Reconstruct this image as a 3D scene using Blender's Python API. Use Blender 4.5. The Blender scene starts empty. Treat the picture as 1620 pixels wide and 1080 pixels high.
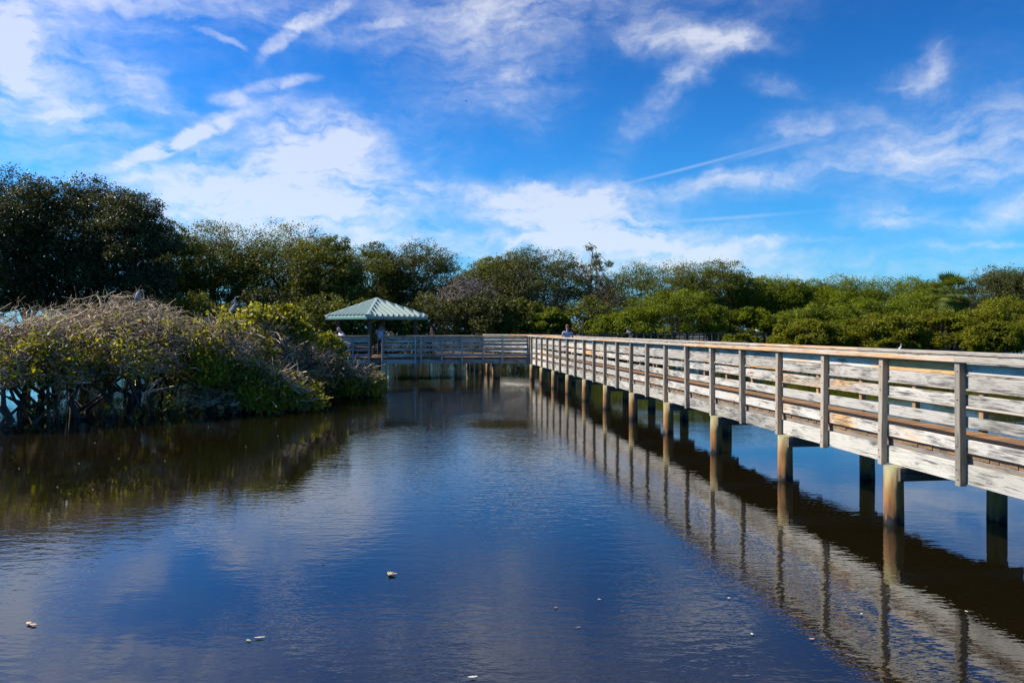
import bpy, math, random
import numpy as np
from mathutils import Vector, Matrix

R = math.radians
scene = bpy.context.scene
col = scene.collection
random.seed(7)

# ---------------------------------------------------------------- camera
F, CX, HY, EYE = 1240.0, 810.0, 520.5, 2.6     # focal length and horizon in photo pixels, eye height in metres
cam_d = bpy.data.cameras.new('camera')
cam = bpy.data.objects.new('camera', cam_d); col.objects.link(cam)
cam.location = (0, 0, EYE); cam.rotation_euler = (R(90), 0, 0)
cam_d.sensor_width = 36.0; cam_d.lens = F / 1620 * 36
cam_d.shift_y = -(540 - HY) / 1620
cam_d.clip_start = 0.1; cam_d.clip_end = 9000
scene.camera = cam

def W(px, py, Y):
    """the point at depth Y that photo pixel (px, py) looks at"""
    return Vector(((px - CX) / F * Y, Y, EYE - (py - HY) / F * Y))

# ---------------------------------------------------------------- world: sky and clouds
SUN_AZ, SUN_EL = -81.0, 42.0                    # azimuth from the view direction, + to the right
world = bpy.data.worlds.new('World'); scene.world = world; world.use_nodes = True
nt = world.node_tree; N = nt.nodes; L = nt.links
for n in list(N): N.remove(n)
def wn(t, **k):
    n = N.new(t)
    for a, v in k.items(): setattr(n, a, v)
    return n
def wm(op, a, b=None, c=None, clamp=False):
    n = wn('ShaderNodeMath', operation=op, use_clamp=clamp)
    for i, v in enumerate((a, b, c)):
        if v is None: continue
        if isinstance(v, (int, float)): n.inputs[i].default_value = v
        else: L.new(v, n.inputs[i])
    return n.outputs[0]
out = wn('ShaderNodeOutputWorld'); bg = wn('ShaderNodeBackground'); L.new(bg.outputs[0], out.inputs[0])
SKY_STRENGTH = 0.12
bg.inputs[1].default_value = SKY_STRENGTH
sky = wn('ShaderNodeTexSky', sky_type='NISHITA', sun_disc=False, sun_elevation=R(SUN_EL), sun_rotation=R(SUN_AZ),
         air_density=1.0, dust_density=0.6, ozone_density=3.0)
def wvm(op, a, b):
    n = wn('ShaderNodeVectorMath', operation=op); L.new(a, n.inputs[0]); n.inputs[1].default_value = b; return n.outputs[0]
gm = wn('ShaderNodeGamma'); gm.inputs['Gamma'].default_value = 1.8; L.new(wvm('MULTIPLY', sky.outputs[0], (.12,) * 3), gm.inputs['Color'])
deep = wvm('MULTIPLY', gm.outputs[0], (.10 / .12, .90 / .12, 1.40 / .12))       # a deep, clear winter blue
tc = wn('ShaderNodeTexCoord'); sx = wn('ShaderNodeSeparateXYZ'); L.new(tc.outputs['Generated'], sx.inputs[0])
az = wm('ARCTAN2', sx.outputs[0], sx.outputs[1])
el = wm('ARCSINE', sx.outputs[2])
co = wn('ShaderNodeCombineXYZ'); L.new(az, co.inputs[0]); L.new(el, co.inputs[1])
# a wispy warp of the azimuth / elevation coordinates
def noise(vec, scale, detail, rough, dist=0.0, sc=(1, 1, 1), rot=0.0):
    mp = wn('ShaderNodeMapping'); mp.inputs['Scale'].default_value = sc; mp.inputs['Rotation'].default_value = (0, 0, rot)
    L.new(vec, mp.inputs[0])
    n = wn('ShaderNodeTexNoise'); n.inputs['Scale'].default_value = scale; n.inputs['Detail'].default_value = detail
    n.inputs['Roughness'].default_value = rough; n.inputs['Distortion'].default_value = dist
    L.new(mp.outputs[0], n.inputs['Vector']); return n
n1 = noise(co.outputs[0], 9.0, 8, 0.62)
s1 = wn('ShaderNodeVectorMath', operation='SUBTRACT'); L.new(n1.outputs['Color'], s1.inputs[0]); s1.inputs[1].default_value = (.5, .5, .5)
s2 = wn('ShaderNodeVectorMath', operation='MULTIPLY'); L.new(s1.outputs[0], s2.inputs[0]); s2.inputs[1].default_value = (.13, .075, 0)
wv = wn('ShaderNodeVectorMath', operation='ADD'); L.new(co.outputs[0], wv.inputs[0]); L.new(s2.outputs[0], wv.inputs[1])
s3 = wn('ShaderNodeVectorMath', operation='MULTIPLY'); L.new(s1.outputs[0], s3.inputs[0]); s3.inputs[1].default_value = (.05, .035, 0)
wv2 = wn('ShaderNodeVectorMath', operation='ADD'); L.new(co.outputs[0], wv2.inputs[0]); L.new(s3.outputs[0], wv2.inputs[1])
streak = noise(wv.outputs[0], 9.0, 8, 0.64, 0.3, (1, 3.6, 1), R(-14))
fine = noise(wv2.outputs[0], 34.0, 6, 0.6, 0.2, (1, 1.8, 1), R(-24))
broad = noise(wv.outputs[0], 3.2, 5, 0.55, 0.4, (1, 2.2, 1), R(12))
# cirrus: (centre px, centre py, half length, half width, tilt in degrees (anticlockwise), strength, sharp?)
CIRRUS = [
 (440, 290, 140, 58, 14, .85, 0), (490, 210, 80, 40, -20, .80, 0), (480, 250, 70, 36, 0, .4, 0), (150, -170, 260, 120, 10, .75, 0), (820, -230, 260, 130, 0, .50, 0), (1300, -120, 200, 60, 0, .35, 0), (580, 318, 80, 22, 6, .85, 0), (330, 320, 110, 40, -12, .45, 0),
 (500, 352, 120, 28, -8, .70, 0), (300, 255, 60, 20, 30, .22, 0), (440, 395, 320, 40, 0, .34, 0), (110, 262, 140, 22, -8, .28, 0),
 (845, 318, 95, 24, 2, 1.0, 0), (930, 350, 150, 28, -12, .80, 0), (990, 390, 190, 34, -6, .60, 0), (840, 385, 120, 18, 4, .40, 0),
 (1060, 405, 130, 20, 4, .40, 0), (2, 58, 34, 46, 0, 1.4, 0), (100, 165, 70, 34, -18, .52, 0), (60, 60, 90, 80, 30, .18, 0),
 (70, 178, 110, 14, -4, .28, 0), (205, 120, 60, 22, -35, .34, 0), (250, 165, 50, 10, -12, .28, 0),
 (770, 60, 130, 95, 35, .24, 0), (700, 20, 150, 26, 6, .22, 0), (800, 120, 60, 60, 60, .22, 0), (880, 20, 110, 30, 10, .12, 0),
 (1130, 64, 60, 18, -4, .85, 0), (1035, 36, 50, 24, -10, .38, 0), (1100, 108, 60, 16, 35, .34, 0), (1040, 165, 80, 22, 45, .20, 0),
 (1480, 98, 26, 20, 40, .50, 0), (1428, 127, 30, 12, 0, .36, 0), (1270, 212, 70, 16, 6, .36, 0), (1230, 145, 40, 14, -20, .22, 0),
 (1550, 205, 120, 32, 6, .38, 0), (1480, 235, 120, 60, 0, .22, 0), (1590, 275, 90, 14, 4, .42, 0), (1590, 338, 60, 20, 14, .50, 0),
 (1410, 348, 44, 18, -8, .40, 0), (1190, 282, 120, 12, 2, .44, 0), (1270, 384, 60, 5, -2, .35, 0), (1560, 392, 90, 5, 2, .25, 0),
 (1330, 430, 330, 22, 0, .22, 0), (1120, 300, 200, 20, 3, .20, 0), (310, 10, 180, 20, 0, .20, 0),
 (282, 222, 92, 9, 28, .95, 1), (335, 196, 44, 12, 30, .55, 1), (192, 266, 16, 4, 25, .45, 1), (365, 153, 26, 9, 5, .50, 1), (440, 128, 46, 8, 14, .42, 1), (452, 52, 46, 8, 48, .46, 1),
 (505, 22, 52, 10, 24, .48, 1), (350, 66, 34, 4, -18, .28, 1), (620, 37, 40, 6, 4, .28, 1),
 (1095, 264, 92, 1.8, 12, .20, 2), (1220, 236, 50, 2.6, 12, .12, 2), (1150, 345, 80, 2.2, 2, .16, 2),
]
dens = {0: None, 1: None, 2: None}
for (px, py, a, b, rot, k, kind) in CIRRUS:
    d = Vector(((px - CX), F, HY - py)).normalized()
    mp = wn('ShaderNodeMapping', vector_type='TEXTURE')
    mp.inputs['Location'].default_value = (math.atan2(d.x, d.y), math.asin(d.z), 0)
    mp.inputs['Rotation'].default_value = (0, 0, R(rot))
    mp.inputs['Scale'].default_value = (a * 1.1 / F, b * 1.1 / F, 1)
    L.new({0: wv, 1: wv2, 2: co}[kind].outputs[0], mp.inputs[0])
    dt = wn('ShaderNodeVectorMath', operation='DOT_PRODUCT'); L.new(mp.outputs[0], dt.inputs[0]); L.new(mp.outputs[0], dt.inputs[1])
    if kind != 1:
        g = wm('EXPONENT', wm('MULTIPLY', dt.outputs['Value'], -1.0))
    else:
        g = wm('EXPONENT', wm('MULTIPLY', wm('MULTIPLY', dt.outputs['Value'], dt.outputs['Value']), -1.0))
    dens[kind] = wm('MULTIPLY', g, k) if dens[kind] is None else wm('MULTIPLY_ADD', g, k, dens[kind])
mr = wn('ShaderNodeMapRange'); mr.inputs['From Min'].default_value = .30; mr.inputs['From Max'].default_value = .70
mr.inputs['To Min'].default_value = .18; mr.inputs['To Max'].default_value = 1.6; L.new(streak.outputs[0], mr.inputs[0])
mf = wn('ShaderNodeMapRange'); mf.inputs['From Min'].default_value = .3; mf.inputs['From Max'].default_value = .7
mf.inputs['To Min'].default_value = .05; mf.inputs['To Max'].default_value = 1.7; L.new(fine.outputs[0], mf.inputs[0])
mb = wn('ShaderNodeMapRange'); mb.inputs['From Min'].default_value = .5; mb.inputs['From Max'].default_value = .8
mb.inputs['To Max'].default_value = .10; L.new(broad.outputs[0], mb.inputs[0])
above = wn('ShaderNodeMapRange'); above.inputs['From Min'].default_value = .02; above.inputs['From Max'].default_value = .25; L.new(el, above.inputs[0])
D = wm('MULTIPLY_ADD', mb.outputs[0], above.outputs[0], dens[0])
D = wm('MULTIPLY', D, mr.outputs[0])
D = wm('MULTIPLY', D, wm('MULTIPLY_ADD', mf.outputs[0], .5, .55))
D = wm('MULTIPLY', wm('POWER', D, 1.3), 1.08)
D = wm('ADD', D, wm('MULTIPLY', wm('MULTIPLY', dens[1], mf.outputs[0]), 1.0))
D = wm('ADD', D, dens[2])
hz = wm('MULTIPLY', wm('EXPONENT', wm('MULTIPLY', wm('MAXIMUM', el, 0.0), -16.0)), 0.12)
D = wm('MINIMUM', wm('ADD', D, hz), 1.0)
D = wm('MULTIPLY', wm('SUBTRACT', 1.0, wm('EXPONENT', wm('MULTIPLY', D, -1.2))), .98, clamp=True)
cm = wn('ShaderNodeMix', data_type='RGBA'); L.new(D, cm.inputs[0])
pal = wn('ShaderNodeMix', data_type='RGBA'); L.new(wm('MULTIPLY', wm('EXPONENT', wm('MULTIPLY', wm('MAXIMUM', el, 0.0), -7.0)), .85), pal.inputs[0])
L.new(deep, pal.inputs[6]); pal.inputs[7].default_value = (.95, 3.5, 6.1, 1); L.new(pal.outputs[2], cm.inputs[6])
cm.inputs[7].default_value = (5.5, 5.6, 5.9, 1)
L.new(cm.outputs[2], bg.inputs[0])
world.cycles.sampling_method = 'MANUAL'; world.cycles.sample_map_resolution = 512

# ---------------------------------------------------------------- sun, exposure
sd = bpy.data.lights.new('sun', 'SUN'); sd.energy = 5.0; sd.angle = R(0.53); sd.color = (1.0, .93, .82)
sun = bpy.data.objects.new('sun', sd); col.objects.link(sun)
sv = Vector((math.sin(R(SUN_AZ)) * math.cos(R(SUN_EL)), math.cos(R(SUN_AZ)) * math.cos(R(SUN_EL)), math.sin(R(SUN_EL))))
sun.rotation_euler = sv.to_track_quat('Z', 'Y').to_euler()
sun.location = (-30, -5, 40)
scene.view_settings.view_transform = 'Standard'; scene.view_settings.look = 'None'
scene.view_settings.exposure = 0.5; scene.view_settings.gamma = 1.0
scene.cycles.max_bounces = 7; scene.cycles.transparent_max_bounces = 4; scene.cycles.caustics_reflective = False
scene.cycles.caustics_refractive = False; scene.cycles.sample_clamp_indirect = 6

# ---------------------------------------------------------------- helpers
def tag(o, label=None, cat=None, group=None, kind=None):
    if label: o['label'] = label
    if cat: o['category'] = cat
    if group: o['group'] = group
    if kind: o['kind'] = kind
    return o
def empty(name, loc=(0, 0, 0), rz=0.0, **k):
    o = bpy.data.objects.new(name, None); col.objects.link(o); o.empty_display_size = .3
    o.location = loc; o.rotation_euler = (0, 0, rz); return tag(o, **k)
def mesh_np(name, v, f):
    """v (n,3), f: list of integer arrays (m,k)"""
    me = bpy.data.meshes.new(name)
    v = np.ascontiguousarray(v, dtype=np.float32)
    fs = [np.asarray(a, dtype=np.int32) for a in f if len(a)]
    me.vertices.add(len(v)); me.vertices.foreach_set('co', v.ravel())
    loops = np.concatenate([a.ravel() for a in fs]); tot = np.concatenate([np.full(len(a), a.shape[1], np.int32) for a in fs])
    start = np.concatenate([[0], np.cumsum(tot)[:-1]]).astype(np.int32)
    me.loops.add(len(loops)); me.loops.foreach_set('vertex_index', loops)
    me.polygons.add(len(tot)); me.polygons.foreach_set('loop_start', start); me.polygons.foreach_set('loop_total', tot)
    me.update(calc_edges=True); me.validate(); return me
def obj(name, me, mat, parent=None, smooth=False):
    o = bpy.data.objects.new(name, me); col.objects.link(o)
    if mat is not None and len(me.materials) == 0: me.materials.append(mat)
    if smooth: me.polygons.foreach_set('use_smooth', np.ones(len(me.polygons), dtype=bool))
    if parent is not None: o.parent = parent
    return o
class MB:
    """collects boxes, tubes and polygons into one mesh"""
    def __init__(s): s.v = []; s.f = []
    def add(s, vs, fs):
        k = len(s.v); s.v += [tuple(p) for p in vs]; s.f += [tuple(i + k for i in f) for f in fs]; return s
    def box(s, x0, x1, y0, y1, z0, z1, c=0.0):
        """a box; c chamfers its edges that run along x"""
        if c <= 0:
            vs = [(x, y, z) for x in (x0, x1) for y in (y0, y1) for z in (z0, z1)]
            return s.add(vs, [(0, 1, 3, 2), (4, 6, 7, 5), (0, 4, 5, 1), (2, 3, 7, 6), (0, 2, 6, 4), (1, 5, 7, 3)])
        ring = [(y0 + c, z0), (y1 - c, z0), (y1, z0 + c), (y1, z1 - c), (y1 - c, z1), (y0 + c, z1), (y0, z1 - c), (y0, z0 + c)]
        vs = [(x0, y, z) for y, z in ring] + [(x1, y, z) for y, z in ring]
        fs = [(i, (i + 1) % 8, 8 + (i + 1) % 8, 8 + i) for i in range(8)] + [tuple(range(7, -1, -1)), tuple(range(8, 16))]
        return s.add(vs, fs)
    def tube(s, pts, rad, n=8, cap=True):
        pts = [Vector(p) for p in pts]; vs = []; fs = []
        for i, p in enumerate(pts):
            d = (pts[min(i + 1, len(pts) - 1)] - pts[max(i - 1, 0)]).normalized()
            a = d.orthogonal().normalized(); b = d.cross(a)
            if i and (a.dot(pa) < .5):
                a = (pa - d * pa.dot(d)).normalized(); b = d.cross(a)
            pa = a
            for j in range(n):
                t = 2 * math.pi * j / n; vs.append(p + (a * math.cos(t) + b * math.sin(t)) * rad[i])
        for i in range(len(pts) - 1):
            for j in range(n): fs.append((i * n + j, i * n + (j + 1) % n, (i + 1) * n + (j + 1) % n, (i + 1) * n + j))
        if cap: fs += [tuple(range(n - 1, -1, -1)), tuple(range((len(pts) - 1) * n, len(pts) * n))]
        return s.add(vs, fs)
    def mesh(s, name):
        me = bpy.data.meshes.new(name); me.from_pydata([tuple(p) for p in s.v], [], s.f); me.update(); return me
    def build(s, name, mat, parent=None, smooth=False): return obj(name, s.mesh(name), mat, parent, smooth)

def tubes_np(P, r0, r1, sides=3):
    """P (n,k,3) polylines with taper r0 -> r1 (arrays n): vertices and quads"""
    n, k, _ = P.shape
    T = np.empty_like(P); T[:, 1:-1] = P[:, 2:] - P[:, :-2]; T[:, 0] = P[:, 1] - P[:, 0]; T[:, -1] = P[:, -1] - P[:, -2]
    T /= np.linalg.norm(T, axis=2, keepdims=True) + 1e-9
    ref = np.where(np.abs(T[..., 2:3]) > .9, np.array([1., 0, 0]), np.array([0, 0, 1.]))
    A = np.cross(T, ref); A /= np.linalg.norm(A, axis=2, keepdims=True) + 1e-9
    B = np.cross(T, A)
    t = np.linspace(0, 1, k)[None, :]; rad = r0[:, None] * (1 - t) + r1[:, None] * t
    ang = np.arange(sides) * 2 * np.pi / sides
    V = P[:, :, None, :] + rad[:, :, None, None] * (A[:, :, None, :] * np.cos(ang)[None, None, :, None] + B[:, :, None, :] * np.sin(ang)[None, None, :, None])
    idx = np.arange(n * k * sides).reshape(n, k, sides); nx = np.roll(idx, -1, axis=2)
    Fq = np.stack([idx[:, :-1], nx[:, :-1], nx[:, 1:], idx[:, 1:]], axis=-1).reshape(-1, 4)
    return V.reshape(-1, 3), Fq
def leaves_np(rng, C, size, up=0.5, aspect=.48, outward=None):
    """a small folded diamond leaf at every row of C"""
    n = len(C)
    nrm = rng.normal(size=(n, 3)); nrm /= np.linalg.norm(nrm, axis=1, keepdims=True)
    nrm[:, 2] += up
    if outward is not None: nrm += outward
    nrm /= np.linalg.norm(nrm, axis=1, keepdims=True) + 1e-9
    a = rng.normal(size=(n, 3)); a -= nrm * (a * nrm).sum(1, keepdims=True); a /= np.linalg.norm(a, axis=1, keepdims=True) + 1e-9
    b = np.cross(nrm, a)
    s = (size * rng.uniform(.65, 1.3, n))[:, None]
    tip = C + a * s * .5; root = C - a * s * .5
    l = C + b * s * .5 * aspect - nrm * s * .06; r = C - b * s * .5 * aspect - nrm * s * .06
    V = np.stack([root, r, tip, l], axis=1).reshape(-1, 3)
    Fq = np.arange(n * 4).reshape(n, 4)
    return V, Fq
def join_np(parts):
    vs = []; fs = []; k = 0
    for v, f in parts:
        vs.append(v); fs.append(f + k); k += len(v)
    return np.concatenate(vs), [np.concatenate(fs)]

# ---------------------------------------------------------------- materials
def new_mat(name):
    m = bpy.data.materials.new(name); m.use_nodes = True
    t = m.node_tree; b = t.nodes['Principled BSDF']; return m, t, b
def nd(t, ty, ins=None, **k):
    n = t.nodes.new(ty)
    for a, v in k.items(): setattr(n, a, v)
    for a, v in (ins or {}).items():
        if hasattr(v, 'is_output') or isinstance(v, bpy.types.NodeSocket): t.links.new(v, n.inputs[a])
        else: n.inputs[a].default_value = v
    return n
def ramp(t, fac, stops, interp='LINEAR'):
    n = t.nodes.new('ShaderNodeValToRGB'); n.color_ramp.interpolation = interp
    e = n.color_ramp.elements
    while len(e) < len(stops): e.new(.5)
    for i, (p, c) in enumerate(stops): e[i].position = p; e[i].color = (*c, 1)
    t.links.new(fac, n.inputs[0]); return n.outputs[0]
def mixc(t, fac, a, b, blend='MIX'):
    n = t.nodes.new('ShaderNodeMix'); n.data_type = 'RGBA'; n.blend_type = blend
    for i, v in ((0, fac), (6, a), (7, b)):
        if isinstance(v, (int, float)): n.inputs[i].default_value = v
        elif isinstance(v, tuple): n.inputs[i].default_value = (*v, 1)
        else: t.links.new(v, n.inputs[i])
    return n.outputs[2]
def plain(name, c, rough=.7, metal=0.0, noise_amt=.25, scale=8.0):
    m, t, b = new_mat(name)
    tcn = nd(t, 'ShaderNodeTexCoord'); n = nd(t, 'ShaderNodeTexNoise', {'Vector': tcn.outputs['Object'], 'Scale': scale, 'Detail': 4.0})
    c0 = tuple(x * (1 - noise_amt) for x in c); c1 = tuple(min(1, x * (1 + noise_amt)) for x in c)
    t.links.new(ramp(t, n.outputs[0], [(.3, c0), (.7, c1)]), b.inputs['Base Color'])
    b.inputs['Roughness'].default_value = rough; b.inputs['Metallic'].default_value = metal; return m

def wood(name, pale, tan, dark, tan_amt=.45, stain=.55, long_axis=0, rough=.75, island=False):
    """weathered timber with its grain along the piece's own x (or y, z)"""
    m, t, b = new_mat(name)
    tcn = nd(t, 'ShaderNodeTexCoord'); oi = nd(t, 'ShaderNodeObjectInfo')
    rnd = nd(t, 'ShaderNodeNewGeometry').outputs['Random Per Island'] if island else oi.outputs['Random']
    off = nd(t, 'ShaderNodeVectorMath', {0: tcn.outputs['Object'], 1: nd(t, 'ShaderNodeVectorMath', {0: nd(t, 'ShaderNodeCombineXYZ', {0: rnd, 1: rnd, 2: rnd}).outputs[0], 1: (31., 17., 23.)}, operation='MULTIPLY').outputs[0]}, operation='ADD').outputs[0]
    sc = [9., 9., 9.]; sc[long_axis] = .55
    g1 = nd(t, 'ShaderNodeMapping', {0: off, 'Scale': tuple(sc)})
    grain = nd(t, 'ShaderNodeTexNoise', {'Vector': g1.outputs[0], 'Scale': 5.0, 'Detail': 8.0, 'Roughness': .65, 'Distortion': .8})
    sc2 = [1.6, 5., 5.]; sc2 = sc2 if long_axis == 0 else ([5., 1.6, 5.] if long_axis == 1 else [5., 5., 1.6])
    g2 = nd(t, 'ShaderNodeMapping', {0: off, 'Scale': tuple(sc2)})
    blotch = nd(t, 'ShaderNodeTexNoise', {'Vector': g2.outputs[0], 'Scale': 1.3, 'Detail': 6.0, 'Roughness': .62, 'Distortion': .5})
    g3 = nd(t, 'ShaderNodeMapping', {0: off, 'Scale': tuple(x * .55 for x in sc2)})
    tanm = nd(t, 'ShaderNodeTexNoise', {'Vector': g3.outputs[0], 'Scale': .9, 'Detail': 3.0})
    tf = nd(t, 'ShaderNodeMath', {0: tanm.outputs[0], 1: nd(t, 'ShaderNodeMath', {0: rnd, 1: .42, 2: tan_amt - .71}, operation='MULTIPLY_ADD').outputs[0]}, operation='ADD').outputs[0]
    tm = ramp(t, tf, [(.42, (0, 0, 0)), (.62, (1, 1, 1))])
    base = mixc(t, tm, pale, tan)
    gr = ramp(t, grain.outputs[0], [(.30, (.42, .40, .38)), (.46, (.86, .85, .84)), (.62, (1, 1, 1))])
    base = mixc(t, .85, base, gr, 'MULTIPLY')
    bl = nd(t, 'ShaderNodeMath', {0: nd(t, 'ShaderNodeMath', {0: nd(t, 'ShaderNodeMath', {0: rnd, 1: 7.31}, operation='MULTIPLY').outputs[0]}, operation='FRACT').outputs[0], 1: .20, 2: blotch.outputs[0]}, operation='MULTIPLY_ADD').outputs[0]
    bl = nd(t, 'ShaderNodeMath', {0: bl, 1: .09}, operation='SUBTRACT').outputs[0]
    sm = ramp(t, bl, [(.47, (0, 0, 0)), (.60, (1, 1, 1))])
    sm2 = nd(t, 'ShaderNodeMath', {0: sm, 1: ramp(t, grain.outputs[0], [(.36, (1, 1, 1)), (.60, (.15, .15, .15))])}, operation='MULTIPLY').outputs[0]
    sm3 = nd(t, 'ShaderNodeMath', {0: sm2, 1: stain}, operation='MULTIPLY').outputs[0]
    base = mixc(t, sm3, base, dark)
    ck = [14., 14., 14.]; ck[long_axis] = .35
    cr = nd(t, 'ShaderNodeTexNoise', {'Vector': nd(t, 'ShaderNodeMapping', {0: off, 'Scale': tuple(ck)}).outputs[0], 'Scale': 3.2, 'Detail': 3.0, 'Distortion': .6})
    base = mixc(t, ramp(t, cr.outputs[0], [(.285, (.85, .85, .85)), (.33, (0, 0, 0))]), base, tuple(x * .8 for x in dark))
    # knots
    kn = [1.1, 8., 8.]; kn = kn if long_axis == 0 else ([8., 1.1, 8.] if long_axis == 1 else [8., 8., 1.1])
    vo = nd(t, 'ShaderNodeTexVoronoi', {'Vector': nd(t, 'ShaderNodeMapping', {0: off, 'Scale': tuple(kn)}).outputs[0], 'Scale': .9, 'Randomness': 1.0})
    km = ramp(t, vo.outputs['Distance'], [(.06, (1, 1, 1)), (.13, (0, 0, 0))])
    base = mixc(t, nd(t, 'ShaderNodeMath', {0: km, 1: .75}, operation='MULTIPLY').outputs[0], base, tuple(x * .9 for x in dark))
    hv = nd(t, 'ShaderNodeHueSaturation', {'Color': base, 'Value': nd(t, 'ShaderNodeMath', {0: rnd, 1: .45, 2: .66}, operation='MULTIPLY_ADD').outputs[0]})
    t.links.new(hv.outputs[0], b.inputs['Base Color'])
    b.inputs['Roughness'].default_value = rough; b.inputs['Specular IOR Level'].default_value = .3
    bp = nd(t, 'ShaderNodeBump', {'Height': grain.outputs[0], 'Strength': .5, 'Distance': .006}); t.links.new(bp.outputs[0], b.inputs['Normal'])
    return m
def leaf_mat(name, c0, c1, c2, trans=.35, rough=.42, tips=None, spec=.5):
    """leaves: three tones mixed per leaf and per clump, part of the light passing through"""
    m, t, b = new_mat(name)
    geo = nd(t, 'ShaderNodeNewGeometry'); tcn = nd(t, 'ShaderNodeTexCoord'); oi = nd(t, 'ShaderNodeObjectInfo')
    n = nd(t, 'ShaderNodeTexNoise', {'Vector': tcn.outputs['Object'], 'Scale': .55, 'Detail': 3.0})
    f = nd(t, 'ShaderNodeMath', {0: nd(t, 'ShaderNodeMath', {0: n.outputs[0], 1: .8}, operation='MULTIPLY').outputs[0], 1: nd(t, 'ShaderNodeMath', {0: geo.outputs['Random Per Island'], 1: .42, 2: -.11}, operation='MULTIPLY_ADD').outputs[0]}, operation='ADD').outputs[0]
    c = ramp(t, f, [(.28, c0), (.5, c1), (.74, c2)])
    if tips: c = mixc(t, ramp(t, geo.outputs['Random Per Island'], [(.955, (0, 0, 0)), (.965, (1, 1, 1))]), c, tips)
    t.links.new(c, b.inputs['Base Color']); b.inputs['Roughness'].default_value = rough; b.inputs['Specular IOR Level'].default_value = spec
    tr = nd(t, 'ShaderNodeBsdfTranslucent', {'Color': mixc(t, 1.0, c, (1.25, 1.2, .5), 'MULTIPLY')})
    mx = nd(t, 'ShaderNodeMixShader', {0: trans}); t.links.new(b.outputs[0], mx.inputs[1]); t.links.new(tr.outputs[0], mx.inputs[2])
    t.links.new(mx.outputs[0], t.nodes['Material Output'].inputs['Surface']); return m
def bark_mat(name, c0, c1, island=False):
    m, t, b = new_mat(name)
    tcn = nd(t, 'ShaderNodeTexCoord')
    n = nd(t, 'ShaderNodeTexNoise', {'Vector': nd(t, 'ShaderNodeMapping', {0: tcn.outputs['Object'], 'Scale': (6., 6., 1.5)}).outputs[0], 'Scale': 2.0, 'Detail': 6.0})
    f = n.outputs[0]
    if island:
        f = nd(t, 'ShaderNodeMath', {0: nd(t, 'ShaderNodeMath', {0: f, 1: .4}, operation='MULTIPLY').outputs[0], 1: nd(t, 'ShaderNodeMath', {0: nd(t, 'ShaderNodeNewGeometry').outputs['Random Per Island'], 1: .6}, operation='MULTIPLY').outputs[0]}, operation='ADD').outputs[0]
    t.links.new(ramp(t, f, [(.2, c0), (.62, c1)]), b.inputs['Base Color']); b.inputs['Roughness'].default_value = .85
    bp = nd(t, 'ShaderNodeBump', {'Height': n.outputs[0], 'Strength': .5, 'Distance': .03}); t.links.new(bp.outputs[0], b.inputs['Normal']); return m

M = {}
M['board'] = wood('weathered_board', (.64, .575, .48), (.66, .37, .15), (.055, .048, .04), .27, .95)
M['cap'] = wood('handrail_timber', (.66, .57, .45), (.68, .38, .17), (.16, .11, .08), .50, .55)
M['post'] = wood('grey_post', (.44, .37, .28), (.42, .32, .22), (.08, .075, .07), .35, .5, long_axis=2)
M['pale_post'] = wood('pale_grey_post', (.62, .55, .47), (.55, .45, .34), (.10, .09, .085), .3, .4, long_axis=2)
M['far_post'] = wood('tan_post', (.46, .30, .17), (.48, .25, .10), (.10, .07, .05), .55, .4, long_axis=2)
M['fascia'] = wood('stained_fascia', (.62, .56, .46), (.55, .46, .36), (.05, .05, .04), .15, 1.0)
M['deck'] = wood('brown_decking', (.30, .175, .085), (.36, .18, .07), (.10, .06, .03), .50, .5, long_axis=1, island=True)
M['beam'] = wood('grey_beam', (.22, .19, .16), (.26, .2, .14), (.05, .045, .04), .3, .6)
# piles: pale greenish tops, rusty brown lower down, a dark wet foot
m, t, b = new_mat('round_pile'); g = nd(t, 'ShaderNodeNewGeometry'); sp = nd(t, 'ShaderNodeSeparateXYZ', {0: g.outputs['Position']})
pn = nd(t, 'ShaderNodeTexNoise', {'Vector': nd(t, 'ShaderNodeMapping', {0: g.outputs['Position'], 'Scale': (9., 9., 1.6)}).outputs[0], 'Scale': 1.6, 'Detail': 6.0})
hz_ = nd(t, 'ShaderNodeMath', {0: nd(t, 'ShaderNodeMath', {0: pn.outputs[0], 1: .5, 2: -.25}, operation='MULTIPLY_ADD').outputs[0], 1: sp.outputs[2]}, operation='ADD').outputs[0]
pc = ramp(t, hz_, [(.0, (.012, .01, .008)), (.05, (.02, .016, .012)), (.075, (.17, .08, .03)), (.30, (.40, .175, .05)), (.55, (.40, .24, .085)), (.74, (.36, .32, .15))])
pc = mixc(t, .6, pc, ramp(t, pn.outputs[0], [(.32, (.45, .42, .4)), (.6, (1, 1, 1))]), 'MULTIPLY')
t.links.new(pc, b.inputs['Base Color']); b.inputs['Roughness'].default_value = .8
t.links.new(nd(t, 'ShaderNodeBump', {'Height': pn.outputs[0], 'Strength': .6, 'Distance': .015}).outputs[0], b.inputs['Normal']); M['pile'] = m

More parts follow.
